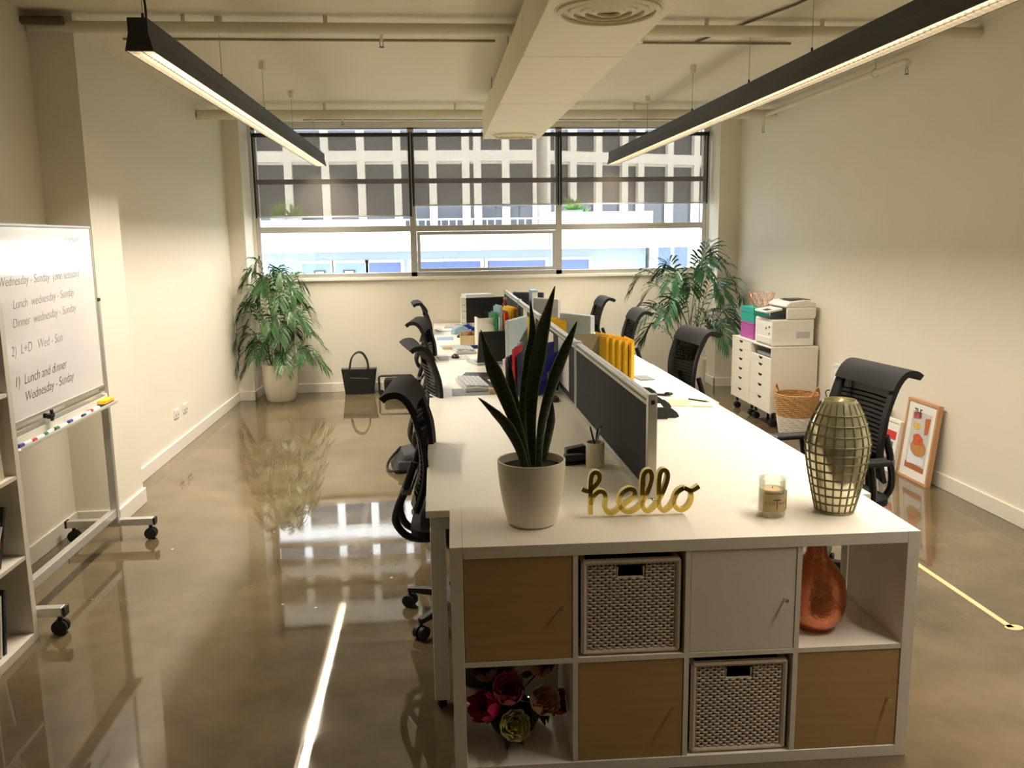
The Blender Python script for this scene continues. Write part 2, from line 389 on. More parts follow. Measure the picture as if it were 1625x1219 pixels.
# terrace slab and shopfront below it
tr = thing('shop_terrace', 'white terrace with pale blue shopfront below the office windows', 'building', (0, 25.2, 0))
DT = 25.2 + 2.473
def zt(v): return 1.681 + (380 - v) / 1365.4 * DT
def xt(u): return -.017 + (u - 700) / 1365.4 * DT
obj('terrace_slab', MB().box(xt(290), xt(1045), 0, 2.7, zt(398), zt(366)), FW, tr)
obj('railing', (lambda m: [m.cyl((xt(290 + 12 * k), .1, zt(366)), (xt(290 + 12 * k), .1, zt(350)), .02, 6) for k in range(63)] and m.cyl((xt(290), .1, zt(350)), (xt(1045), .1, zt(350)), .03, 6))(MB()), ALU, tr)
obj('parapet', MB().box(xt(290), xt(655), 0, .15, zt(366), zt(350)).box(xt(884), xt(1045), 0, .15, zt(366), zt(341)), FW, tr)
obj('shop_wall', MB().box(xt(290), xt(1045), .9, 2.7, GZ, zt(398)), FGL, tr)
for (u0, u1) in ((418, 428), (488, 532), (540, 588), (592, 644), (660, 772), (784, 878), (900, 950)):
    w = obj('shop_window', MB().box(xt(u0), xt(u1), .86, .9, zt(460), zt(416)), FGB if u0 not in (488, 540) else mat('pale shop glass', (120, 140, 160), 0.2), tr)
    obj('shop_frame', MB().box(xt(u0) - .1, xt(u0), .8, .9, zt(460), zt(412)).box(xt(u1), xt(u1) + .1, .8, .9, zt(460), zt(412)).box(xt(u0), xt(u1), .8, .9, zt(416), zt(412)), FW, w)
for (u0, u1) in ((506, 524), (552, 571)):
    f = obj('wall_picture', MB().box(xt(u0), xt(u1), .80, .85, zt(438), zt(427)), DGREY, tr)
    obj('picture_sheet', MB().box(xt(u0 + 3), xt(u1 - 3), .79, .80, zt(436), zt(429)), PAPER, f)
cb = thing('corner_building', 'low pale building with two dark windows beside the terrace', 'building', (0, 25.6, 0))
obj('building_wall', MB().box(xt(1052), xt(1240), 0, 2.2, GZ, zt(368)), FW, cb)
for (u0, u1) in ((1060, 1080), (1086, 1108)): obj('building_window', MB().box(xt(u0), xt(u1), -.04, 0, zt(430), zt(398)), FGB, cb)
GL1 = mat('terrace plant leaf', (110, 150, 70), 0.5, noise=(8, 0.3))
def terrace_plant(u, s, label, seed):
    rr = random.Random(seed)
    t = thing('terrace_plant', label, 'plant', (xt(u), 26.6, zt(366)))
    obj('planter', MB().lathe([(.01, 0), (.22 * s, 0), (.3 * s, .5 * s), (.26 * s, .5 * s), (.2 * s, .42 * s), (.01, .42 * s)], 16), GREYP, t, True)
    m = MB()
    for k in range(46):
        a = rr.random() * 2 * PI; e = rr.uniform(.3, 1.4); L = rr.uniform(.35, .7) * s
        d = Vector((math.cos(a) * math.cos(e), math.sin(a) * math.cos(e), math.sin(e)))
        b0 = Vector((0, 0, .42 * s)); m.ribbon([b0, b0 + d * L * .6, b0 + d * L + Vector((0, 0, -.1 * s))], [.04 * s, .11 * s, .01], (-math.sin(a), math.cos(a), 0), .005)
    obj('foliage', m, GL1, t)
terrace_plant(452, 1.05, 'left of two leafy planters seen through the left blind', 1)
terrace_plant(474, .95, 'right of two leafy planters seen through the left blind', 2)
terrace_plant(928, 1.2, 'tall leafy planter seen under the right blind', 3)
terrace_plant(944, .8, 'small leafy planter beside the tall one under the right blind', 4)
def terrace_table(u, label):
    t = thing('terrace_table', label, 'table', (xt(u), 26.4, zt(366)))
    obj('table_top', MB().lathe([(.001, .74), (.42, .74), (.42, .77), (.001, .77)], 20), DGREY, t)
    obj('table_leg', MB().cyl((0, 0, 0), (0, 0, .74), .03, 8).lathe([(.001, 0), (.25, 0), (.25, .02), (.001, .02)], 16), DGREY, t)
terrace_table(800, 'round terrace table seen under the middle blind')
terrace_table(838, 'second round terrace table, nearer the angled wing')

# ------------------------------------------------------------------ linear pendant lamps
LOUV = mat('satin lamp louvre', (150, 142, 124), 0.25, metal=0.92)
def pendant(x, y0, y1, label, wires, power=1.0):
    L = y1 - y0
    t = thing('linear_pendant', label, 'lamp', (x, y0, 2.455), group='black linear pendant lamps')
    prof = [(-.057, 0), (-.053, 0), (-.034, .062), (-.034, .118), (.034, .118), (.034, .062), (.053, 0), (.057, 0), (.04, .07), (.04, .13), (-.04, .13), (-.04, .07)]
    m = MB(); m.prism(prof, 'y', 0, L)
    cap = [(-.057, 0), (.057, 0), (.04, .07), (.04, .13), (-.04, .13), (-.04, .07)]
    obj('lamp_housing', m, LAMPB, t)
    for (a, b_) in ((-.004, 0), (L, L + .004)): obj('end_cap', MB().prism(cap, 'y', a, b_), LAMPB, t)
    m = MB(); n = int(L / .045)
    for k in range(n):
        y = (k + .5) * L / n; m.add([(-.050, y, .002), (.050, y, .002), (.046, y, .020), (-.046, y, .020)], [(0, 1, 2, 3)])
    m.add([(-.052, 0, 0.001), (-.052, L, .001), (-.046, L, .024), (-.046, 0, .024)], [(0, 1, 2, 3)]).add([(.052, 0, .001), (.052, L, .001), (.046, L, .024), (.046, 0, .024)], [(0, 1, 2, 3)])
    m.box(-.003, .003, 0, L, .004, .016)
    obj('louvre', m, LOUV, t)
    for y in wires:
        w = obj('suspension_wire', MB().cyl((0, y - y0, .13), (0, y - y0, CZ - 2.455 - .05), .0016, 6), WIREM, t)
        obj('ceiling_cup', MB().cyl((0, y - y0, CZ - 2.455 - .055), (0, y - y0, CZ - 2.455 - .001), .022, 14), CEIL, w, True)
        obj('wire_clamp', MB().cyl((0, y - y0, .13), (0, y - y0, .165), .006, 10), BLACK, w, True)
    ld = bpy.data.lights.new('tube_light', 'AREA'); ld.shape = 'RECTANGLE'; ld.size = .06; ld.size_y = L - .04
    ld.energy = LAMP_W * power * L / 5.8; ld.color = LAMP_COL; ld.spread = R(137)
    lo = bpy.data.objects.new('tube_light', ld); col.objects.link(lo); lo.parent = t; lo.location = (0, L / 2, .055)
    return t
pl = pendant(-1.20, 1.345, 7.05, 'black linear pendant lamp hanging on the left side', (1.42, 2.77, 4.01, 5.26, 6.6), 1.15)
pendant(1.93, -1.05, 7.05, 'long black linear pendant lamp hanging on the right side', (-.3, .9, 2.0, 2.9, 4.09, 5.48, 6.7), .90)
obj('power_cable', MB().tube(crom([(0.03, .02, .13), (0.02, .04, .22), (-.01, .01, .34), (-.01, -.02, .474)], 5), .005, 8), BLACKM, pl, True)

# ------------------------------------------------------------------ ceiling services
DUCT = mat('painted duct sheet', (222, 214, 182), 0.6, noise=(4, 0.03))
DX0, DX1, DZ0, DZ1 = .43, .93, 2.55, 2.78
dt = thing('air_duct', 'cream square air duct running along the ceiling', 'duct', (DX0, -1.5, DZ0))
sg = [(-1.5, -.4), (-.4, 1.9), (1.9, 3.39), (3.39, 4.88), (4.88, 5.42)]
for a, b_ in sg:
    obj('duct_section', MB().box(0, DX1 - DX0, a + 1.5 + .004, b_ + 1.5 - .004, 0, DZ1 - DZ0), DUCT, dt, bev=.003)
for a, b_ in sg[:-1]:
    obj('duct_seam', MB().box(.004, DX1 - DX0 - .004, b_ + 1.5 - .004, b_ + 1.5 + .004, .004, DZ1 - DZ0 - .004), INK, dt)
for y in (1.2, 3.05, 4.6):
    obj('duct_hanger', MB().cyl((.03, y + 1.5, DZ1 - DZ0), (.03, y + 1.5, CZ - DZ0), .004, 6).cyl((DX1 - DX0 - .03, y + 1.5, DZ1 - DZ0), (DX1 - DX0 - .03, y + 1.5, CZ - DZ0), .004, 6), WIREM, dt)
def diffuser(y, r, n):
    d = obj('air_diffuser', MB().lathe([(r * .97, -.001), (r, -.004), (r * 1.02, -.001)], 40, (.25, y + 1.5, 0)), DUCT, dt, True)
    m = MB()
    for k in range(n):
        q = r * (1 - k / (n + .4)) * .96
        m.lathe([(q, -.001), (q * 1.0, -.010), (q - r * .08, -.018), (q - r * .09, -.014), (q - .012, -.001)], 40, (.25, y + 1.5, 0))
    obj('diffuser_ring', m, DUCT, d, True)
diffuser(1.02, .21, 4); diffuser(5.12, .19, 4)

def pipe(label, pts, r, m=CEIL, name='ceiling_pipe', extra=None):
    o = thing(name, label, 'pipe', pts[0]); p0 = Vector(pts[0])
    obj('pipe_run', MB().tube([Vector(p) - p0 for p in pts], r, 14), m, o, True)
    if extra: extra(o, p0)
    return o
def sprinkler(par, p0, x, y, z):
    a = Vector((x, y, z)) - p0
    s = obj('sprinkler_head', MB().cyl(a, a + Vector((0, 0, -.035)), .010, 10), CHROME, par, True)
    obj('sprinkler_yoke', MB().tube([a + Vector((0.010 * math.cos(k * PI / 4), 0, -.05 + .018 * math.sin(k * PI / 4))) for k in range(8)], .0022, 6, closed=True).lathe([(.001, -.002), (.016, -.002), (.016, 0), (.001, 0)], 12, a + Vector((0, 0, -.068))), INK, s, True)
def clips(xs_, y, z, r):
    def f(o, p0):
        for x in xs_:
            obj('pipe_bracket', MB().cyl(Vector((x, y, z + r * .6)) - p0, Vector((x, y, CZ)) - p0, .012, 10), CEIL, o, True)
    return f
def front_extra(o, p0):
    clips((-1.38, -.6, 1.6, 2.3), 2.72, 2.855, .03)(o, p0)
    sprinkler(o, p0, -.29, 2.72, 2.83)
pipe('thick cream pipe crossing the ceiling nearest the camera', [(-2.20, 2.70, 2.855), (XR - .002, 2.74, 2.865)], .032, extra=front_extra)
pipe('dark end sleeve on the near ceiling pipe at left wall', [(-2.205, 2.64, 2.875), (-1.99, 2.64, 2.875)], .022, mat('brown pipe sleeve', (96, 84, 64), .7), name='pipe_sleeve')
def back_extra(o, p0):
    clips((-1.0, .2, 1.9), 5.88, 2.83, .045)(o, p0)
    sprinkler(o, p0, -.84, 5.88, 2.80)
pipe('cream pipe crossing the ceiling just before the window', [(-2.14, 5.88, 2.825), (XR - .002, 5.92, 2.83)], .044, extra=back_extra)
def side_extra(o, p0):
    sprinkler(o, p0, 3.17, 3.32, 2.80)
    obj('pipe_bracket', MB().cyl(Vector((3.17, 3.75, 2.82)) - p0, Vector((3.17, 3.75, CZ)) - p0, .006, 8).tube([Vector((3.17 + .03 * math.cos(k * PI / 5), 3.75, 2.815 + .03 * math.sin(k * PI / 5))) - p0 for k in range(10)], .004, 6, closed=True), CEIL, o, True)
pipe('cream sprinkler pipe running along the right wall below ceiling', [(3.17, 5.86, 2.81), (3.17, 3.34, 2.82), (3.17, 3.30, 2.80)], .021, extra=side_extra)
pipe('sprinkler drop below the far pipe by the right column', [(3.12, 5.76, 2.81), (3.12, 5.76, 2.71)], .016, name='sprinkler_drop', extra=lambda o, p0: sprinkler(o, p0, 3.12, 5.76, 2.71))
pipe('thin dark conduit along the ceiling left of the duct', [(-1.90, 3.3, CZ - .008), (.40, 3.3, CZ - .008)], .007, mat('warm grey conduit', (150, 142, 116), .7), name='ceiling_conduit')  # plain grey is the conduit's own colour
pipe('thin conduit along the ceiling right of the duct', [(1.02, 3.3, CZ - .012), (2.35, 3.3, CZ - .012), ], .008, mat('grey conduit', (140, 132, 108), .7), name='ceiling_conduit')
pipe('thin dark rail along the ceiling above the window', [(-1.35, 6.95, CZ - .01), (2.9, 6.95, CZ - .01)], .007, DGREY, name='curtain_rail')
pipe('angled dark conduit running towards the smoke detector', [(1.70, 3.27, CZ - .012), (1.98, 2.35, CZ - .012), (2.2, .9, CZ - .012)], .007, mat('dark conduit', (92, 84, 66), .7), name='ceiling_conduit')
sd = thing('smoke_detector', 'round white smoke detector on the ceiling right of duct', 'detector', (1.30, 3.22, CZ))
obj('detector_body', MB().lathe([(.001, 0), (.05, 0), (.05, -.012), (.04, -.03), (.001, -.034)], 24), TRIM, sd, True)
obj('junction_box', MB().box(-.035, .035, .05, .10, -.03, 0), CEIL, sd, bev=.004)
em = thing('junction_box', 'small white socket box on ceiling conduit beside duct', 'fitting', (1.03, 3.16, CZ))
obj('box_body', MB().box(-.03, .03, -.02, .03, -.03, -.001), TRIM, em, bev=.005)
obj('plug', MB().cyl((0.0, 0, -.03), (-.02, -.02, -.055), .012, 10), TRIM, em, True)

# ------------------------------------------------------------------ cube shelf (front)
ks = thing('cube_shelf', 'white cube shelving unit standing across the desk end', 'shelf', (0, 0, 0), R(-1.1))
W, D, H = 1.465, .39, .765; T = .0385; Cw = (W - 2 * T - 3 * .016) / 4; Ch = (H - 2 * T - .016) / 2
obj('top_panel', MB().box(T + .0006, W - T - .0006, 0, D, H - T, H), SHELFW, ks, bev=.0015)
obj('bottom_panel', MB().box(T, W - T, 0, D, 0, T), SHELFW, ks, bev=.0015)
for x in (0, W - T): obj('side_panel', MB().box(x, x + T, 0, D, 0, H), SHELFW, ks, bev=.0015)
cx = [T + i * (Cw + .016) for i in range(4)]
for i in range(3): obj('divider_panel', MB().box(cx[i] + Cw, cx[i] + Cw + .016, .002, D, T, H - T), SHELFW, ks)
zb, ztp = T, T + Ch + .016
for i in range(4): obj('shelf_board', MB().box(cx[i], cx[i] + Cw, .002, D, T + Ch, T + Ch + .016), SHELFW, ks)
def door(i, z, m, label):
    # inset door with an inner box rear
    d = obj('door', MB().box(cx[i] + .002, cx[i] + Cw - .002, .004, .020, z + .002, z + Ch - .002), m, ks, bev=.0012, label=label)
    kx = cx[i] + Cw - .035; kz = z + Ch * .5
    obj('knob', MB().cyl((kx, .004, kz), (kx, -.010, kz), .0035, 10).cyl((kx, -.010, kz), (kx, -.018, kz), .0065, 12), CHROME, d, True)
    obj('door_insert_frame', MB().box(cx[i] + .001, cx[i] + .014, .022, D - .002, z + .001, z + Ch - .001).box(cx[i] + Cw - .014, cx[i] + Cw - .001, .022, D - .002, z + .001, z + Ch - .001).box(cx[i] + .014, cx[i] + Cw - .014, D - .015, D - .002, z + .001, z + Ch - .001), SHELFW, d)
door(0, ztp, BIRCH, 'birch door with a small chrome knob')
door(1, zb, BIRCH, 'birch door with a small chrome knob')
door(3, zb, BIRCH, 'birch door with a small chrome knob')
door(2, ztp, SHELFW, 'plain white door with a small chrome knob')
def local(x, y, z):
    a = R(-1.1); return (x * math.cos(a) - y * math.sin(a), x * math.sin(a) + y * math.cos(a), z)
def wicker(i, z, label, seed):
    rr = random.Random(seed)
    w = Cw - .02; h = Ch - .022; dpt = .345
    t = thing('wicker_basket', label, 'basket', local(cx[i] + .010, .012, z + .001), R(-1.1), 'white wicker baskets in the cube shelf')
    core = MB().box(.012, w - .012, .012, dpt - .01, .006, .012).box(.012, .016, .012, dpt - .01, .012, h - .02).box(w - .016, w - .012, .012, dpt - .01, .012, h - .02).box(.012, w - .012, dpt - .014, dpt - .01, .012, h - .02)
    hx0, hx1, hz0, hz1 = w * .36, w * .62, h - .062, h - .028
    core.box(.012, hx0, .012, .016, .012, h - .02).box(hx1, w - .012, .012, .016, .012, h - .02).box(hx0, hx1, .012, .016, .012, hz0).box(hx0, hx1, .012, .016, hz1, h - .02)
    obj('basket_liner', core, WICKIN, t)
    m = MB(); ns = 22; ny = 29
    x0, x1 = .022, w - .022
    for k in range(ny):
        zc = .022 + (h - .05) * k / (ny - 1); amp = .0032
        pts = []
        for j in range(ns * 3 + 1):
            f = j / (ns * 3); x = x0 + (x1 - x0) * f
            pts.append((x, .006 + amp * math.sin(f * ns * PI + (k % 2) * PI) + rr.uniform(-.0003, .0003), zc + rr.uniform(-.0006, .0006)))
        segs = [[]]
        for p in pts:
            if hx0 - .004 < p[0] < hx1 + .004 and hz0 - .002 < p[2] < hz1 + .002:
                if segs[-1]: segs.append([])
            else: segs[-1].append(p)
        for s_ in segs:
            if len(s_) > 2: m.tube(s_, .0036, 5)
    for j in range(ns + 1):
        x = x0 + (x1 - x0) * (j + .0) / ns
        if hx0 < x < hx1: m.cyl((x, .006, .02), (x, .006, hz0), .0024, 5)
        else: m.cyl((x, .006, .02), (x, .006, h - .02), .0024, 5)
    obj('woven_front', m, WICK, t, True)
    m = MB()
    for (a, b_, r) in (((.008, .006, .010), (w - .008, .006, .010), .0085), ((.008, .006, h - .010), (w - .008, .006, h - .010), .0105), ((.010, .006, .01), (.010, .006, h - .01), .0095), ((w - .010, .006, .01), (w - .010, .006, h - .01), .0095)):
        A = Vector(a); B = Vector(b_); N = 60
        m.tube([A.lerp(B, q / N) for q in range(N + 1)], [r * (1 + .07 * math.sin(q * 2.2)) for q in range(N + 1)], 8)
    m.tube([(hx0, .006, hz1), (hx0, .006, hz0), (hx1, .006, hz0), (hx1, .006, hz1)], .004, 6)
    for s in (.010, w - .010): m.tube([(s, .006, h - .012), (s, dpt - .01, h - .012)], .009, 8)
    m.tube([(.010, dpt - .012, h - .012), (w - .010, dpt - .012, h - .012)], .009, 8)
    obj('braided_rim', m, WICK, t, True)
wicker(1, ztp, 'white wicker basket in the top row next to birch door', 5)
wicker(2, zb, 'white wicker basket in the bottom row below white door', 6)

# copper bottle vase
cv = thing('copper_vase', 'hammered copper bottle vase in the open shelf cube', 'vase', local(cx[3] + .110, .150, ztp + .001))
obj('vase_body', MB().lathe([(.001, 0), (.045, 0), (.062, .006), (.088, .04), (.099, .085), (.100, .125), (.092, .17), (.072, .205), (.048, .232), (.034, .255), (.030, .285), (.030, .305), (.034, .312), (.028, .311), (.026, .30), (.024, .27), (.001, .25)], 48), COPPER, cv, True)

# peonies in a bowl vase, lower left cube
VGL = mat('smoked glass bowl', (30, 40, 40), 0.06)
bo = thing('glass_bowl_vase', 'dark smoked glass bowl vase in the lower left cube', 'vase', local(cx[0] + .160, .215, zb + .001))
obj('bowl', MB().lathe([(.001, 0), (.05, 0), (.074, .012), (.085, .04), (.078, .075), (.066, .09), (.062, .088), (.073, .072), (.079, .04), (.068, .018), (.001, .010)], 32), VGL, bo, True)
PLEAF = mat('dark peony leaf', (34, 52, 36), 0.6)
def peony(x, y, z, r, tilt, az, rgb, inner, label, seed):
    rr = random.Random(seed)
    fx = cx[0]; c0 = Vector(local(x, y, z)); t = thing('peony', label, 'flower', c0, group='artificial peonies in the lower left cube')
    rot = Matrix.Rotation(az, 3, 'Z') @ Matrix.Rotation(tilt, 3, 'Y')
    mo = mat('peony petal', rgb, 0.6, noise=(50, 0.2)); mi = mat('peony heart', inner, 0.6, noise=(60, 0.25))
    mO = MB(); mI = MB()
    def petal(mm, a, open_, L, wd, base):
        n, k = 6, 5; vs = []; fs = []
        for i in range(n + 1):
            s_ = i / n
            ang = open_ * (1 - .75 * s_ * s_)
            rad = base + L * .75 * math.sin(s_ * PI * .62) * math.sin(open_)
            hh = -r * .55 + L * 1.25 * (1 - math.cos(s_ * PI * .52)) + L * .35 * s_
            for j in range(k + 1):
                v = (j / k - .5) * wd * math.sin(PI * min(1, .12 + s_ * .80)) 
                aa = a + v; ruff = r * .05 * math.sin(v * 9 + a * 3) * s_
                vs.append(rot @ Vector(((rad + ruff) * math.cos(aa), (rad + ruff) * math.sin(aa), hh + ruff)))
        for i in range(n):
            for j in range(k): q = i * (k + 1) + j; fs.append((q, q + 1, q + k + 2, q + k + 1))
        mm.add(vs, fs)
    for q in range(7): petal(mO, q * 2 * PI / 7 + rr.uniform(-.1, .1), 1.35 + rr.uniform(-.1, .15), r * 1.08, 1.25, r * .08)
    for q in range(6): petal(mO, q * 2 * PI / 6 + .3 + rr.uniform(-.15, .15), 1.0, r * .95, 1.3, r * .06)
    for q in range(12): petal(mO, q * 2 * PI / 12 + rr.uniform(-.2, .2), rr.uniform(.72, .9), r * rr.uniform(.80, .92), .9, r * .04)
    for q in range(34):
        petal(mI, rr.random() * 2 * PI, rr.uniform(.12, .68), r * rr.uniform(.60, .86), rr.uniform(.7, 1.1), r * .02)
    d = rot @ Vector((0, 0, -1)); mL = MB()
    for q in range(4):
        a = rr.random() * 2 * PI; b0 = d * r * .55
        dd = (rot @ Vector((math.cos(a), math.sin(a), -.35))).normalized()
        mL.ribbon([b0, b0 + dd * r * .8, b0 + dd * r * 1.4], [.006, r * .5, .003], rot @ Vector((-math.sin(a), math.cos(a), 0)), .001)
    for mm in (mO, mI, mL): mm.v = [(min(max(v[0], fx + .005 - c0.x), fx + Cw - .004 - c0.x), v[1], max(v[2], zb + .004 - c0.z)) for v in mm.v]
    obj('outer_petals', mO, mo, t, True); obj('inner_petals', mI, mi, t, True)
    d = rot @ Vector((0, 0, -1)); base = Vector(local(cx[0] + .160, .215, zb + .075)) - c0
    ps = crom([d * r * .5, d * (r * .9), base + Vector((0, 0, .02)) , base + Vector((0, 0, -.03))], 5)
    obj('stem', MB().tube(ps, .003, 6), PLEAF, t, True)
    obj('leaf', mL, PLEAF, t)
fx = cx[0]
peony(fx + .137, .105, zb + .190, .058, .75, -PI / 2, (226, 124, 146), (176, 58, 82), 'dusty pink peony, topmost of the front flowers', 11)
peony(fx + .078, .100, zb + .145, .056, 1.1, -PI * .75, (208, 40, 96), (150, 24, 66), 'magenta peony at the left edge of the bouquet', 12)
peony(fx + .148, .072, zb + .092, .056, 1.0, -PI * .45, (248, 236, 178), (232, 218, 130), 'cream yellow peony, lowest in the bouquet', 13)
peony(fx + .245, .095, zb + .158, .054, .95, -PI * .42, (250, 204, 164), (240, 178, 136), 'peach peony right of the dusty pink one', 14)
peony(fx + .288, .150, zb + .120, .046, 1.1, -PI * .25, (184, 24, 62), (130, 14, 44), 'crimson peony at the right edge of the bouquet', 15)
peony(fx + .070, .265, zb + .180, .052, .6, -PI * .6, (190, 130, 110), (170, 110, 92), 'dim pink peony at the back left of bouquet', 16)
peony(fx + .255, .270, zb + .185, .052, .6, -PI * .4, (206, 150, 112), (180, 128, 92), 'dim peach peony at the back right of bouquet', 17)

# snake plant
HK = H + .0006
sp = thing('snake_plant', 'snake plant with tall dark leaves in a cream pot', 'plant', (.272, .205, HK))
obj('pot', MB().lathe([(.001, 0), (.072, 0), (.080, .006), (.093, .06), (.104, .13), (.109, .18), (.110, .212), (.104, .212), (.102, .18), (.001, .18)], 48), POTW, sp, True)
obj('soil', MB().lathe([(.001, .190), (.05, .192), (.1025, .186)], 28), SOIL, sp, True)
SNK = mat('snake plant leaf', (44, 62, 40), 0.4, noise=(6, 0.3)); 
def snake_mat():
    m = mat('banded snake plant leaf', (44, 62, 40), 0.38); nt = m.node_tree; b = nt.nodes['Principled BSDF']
    tc = nt.nodes.new('ShaderNodeTexCoord'); w = nt.nodes.new('ShaderNodeTexWave'); w.bands_direction = 'Z'; w.inputs['Scale'].default_value = 14; w.inputs['Distortion'].default_value = 9; w.inputs['Detail'].default_value = 3
    mp = nt.nodes.new('ShaderNodeMapping'); mp.inputs['Scale'].default_value = (2, 2, 1)
    nt.links.new(tc.outputs['Object'], mp.inputs[0]); nt.links.new(mp.outputs[0], w.inputs['Vector'])
    mx = nt.nodes.new('ShaderNodeMix'); mx.data_type = 'RGBA'; mx.inputs[6].default_value = (*lin((28, 40, 26)), 1); mx.inputs[7].default_value = (*lin((44, 64, 40)), 1)
    nt.links.new(w.outputs['Fac'], mx.inputs[0]); nt.links.new(mx.outputs[2], b.inputs['Base Color']); return m
SNK = snake_mat(); SNE = mat('yellow green leaf edge', (104, 116, 56), 0.4)
# centre line (x right of pot axis, height above shelf) with half widths, then depth offset and turn of the blade
leaves = [
    ([(.008, .17), (.000, .31), (.004, .44), (.020, .54), (.042, .65), (.080, .765)], [.012, .016, .022, .027, .021, .001], .000, .25),
    ([(.020, .17), (.030, .30), (.050, .40), (.080, .50), (.112, .58), (.146, .655)], [.010, .013, .016, .019, .015, .001], -.025, -.3),
    ([(-.012, .17), (-.040, .30), (-.080, .41), (-.118, .50), (-.142, .57), (-.155, .635)], [.012, .017, .024, .026, .014, .001], -.020, .15),
    ([(-.018, .17), (-.040, .25), (-.075, .32), (-.115, .37), (-.168, .425)], [.010, .015, .020, .016, .001], -.035, .2),
    ([(-.010, .17), (-.018, .32), (-.012, .44), (.002, .55), (.010, .62), (.004, .72)], [.011, .016, .019, .018, .012, .001], .025, -.5),
    ([(-.006, .17), (-.026, .29), (-.048, .38), (-.060, .46), (-.066, .54)], [.010, .014, .016, .013, .001], .030, .0),
    ([(.036, .17), (.058, .26), (.070, .33), (.072, .395)], [.010, .014, .014, .001], .030, -.4),
    ([(.012, .17), (.010, .30), (.014, .40), (.024, .48)], [.010, .013, .013, .001], .055, 0),
]
for pts, ws, dy, tw in leaves:
    n = len(pts) - 1
    P = crom([(p[0], dy * (1 - .2 * i / n) + .01 * math.sin(i * 1.3), p[1]) for i, p in enumerate(pts)], 6)
    Wd = []
    for i in range(len(P)):
        f = i / 6; a = int(min(f, n - 1)); q = f - a; Wd.append(ws[a] * (1 - q) + ws[a + 1] * q)
    vs = []; fs = []; ve = []; fe = []
    for i, (p, w) in enumerate(zip(P, Wd)):
        tg = (P[min(i + 1, len(P) - 1)] - P[max(i - 1, 0)]).normalized(); sd_ = tg.cross(Vector((0, 1, 0))); sd_ = sd_ if sd_.length > .1 else Vector((1, 0, 0)); sd_.normalize()
        nn = sd_.cross(tg).normalized(); ang = tw + .5 * i / len(P)
        s2 = sd_ * math.cos(ang) + nn * math.sin(ang); n2 = s2.cross(tg)
        for j, u_ in enumerate((-1, -.86, -.5, 0, .5, .86, 1)): vs.append(p + s2 * w * u_ + n2 * w * .35 * u_ * u_)
        for j, u_ in enumerate((1, .86, .5, 0, -.5, -.86, -1)): vs.append(p + s2 * w * u_ + n2 * (w * .35 * u_ * u_ - .0022))
    L_ = len(P); fm = []
    for i in range(L_ - 1):
        for k in range(14):
            k2 = (k + 1) % 14; fs.append((i * 14 + k, (i + 1) * 14 + k, (i + 1) * 14 + k2, i * 14 + k2)); fm.append(1 if k in (0, 5, 6, 7, 12, 13) else 0)
    o = obj('leaf', MB().add(vs, fs), SNK, sp, True); o.data.materials.append(SNE)
    for po, mi_ in zip(o.data.polygons, fm): po.material_index = mi_

# hello sign
hs = thing('hello_sign', 'gold script word sign reading hello on the shelf', 'sign', (.470, .232, HK), R(-1.1))
def zp(l): return [((a - 140) * .000672, 0, (630 - b_) * .000672 + .007) for a, b_ in l]
strokes = [
    [(96, 492), (125, 503), (155, 482), (180, 448), (178, 418), (158, 410), (142, 430), (138, 480), (138, 560), (139, 622)],
    [(139, 572), (150, 535), (178, 508), (204, 514), (212, 545), (210, 590), (226, 616), (252, 616), (285, 592), (325, 562), (355, 532), (352, 506), (325, 500), (295, 520), (280, 560), (290, 596), (322, 616), (360, 606), (395, 570), (425, 505), (440, 445), (430, 412), (408, 416), (396, 450), (394, 530), (398, 592), (420, 616), (450, 600), (478, 560), (505, 500), (520, 442), (510, 412), (488, 414), (478, 450), (476, 530), (480, 592), (502, 616), (532, 600), (552, 565), (570, 525), (600, 504)],
    [(600, 503), (572, 520), (554, 560), (560, 598), (590, 616), (622, 600), (640, 560), (632, 520), (603, 503), (640, 517), (678, 497)],
]
mf = MB(); me_ = MB()
for st in strokes:
    P = crom(zp(st), 5); n = len(P)
    for mm, th0, th1, hw in ((mf, -.0125, -.0115, .0072), (me_, -.0114, .0115, .0072)):
        vs = []; fs = []
        for i, p in enumerate(P):
            tg = (P[min(i + 1, n - 1)] - P[max(i - 1, 0)]).normalized(); s_ = Vector((tg.z, 0, -tg.x)) * hw
            vs += [p - s_ + Vector((0, th0, 0)), p + s_ + Vector((0, th0, 0)), p + s_ + Vector((0, th1, 0)), p - s_ + Vector((0, th1, 0))]
        for i in range(n - 1):
            for k in range(4): k2 = (k + 1) % 4; fs.append((i * 4 + k, i * 4 + 4 + k, i * 4 + 4 + k2, i * 4 + k2))
        fs += [(0, 1, 2, 3), (n * 4 - 4, n * 4 - 3, n * 4 - 2, n * 4 - 1)]
        mm.add(vs, fs)
obj('letter_body', me_, GOLDS, hs); obj('mirror_face', mf, GOLD, hs, label='polished gold front face of the letters')

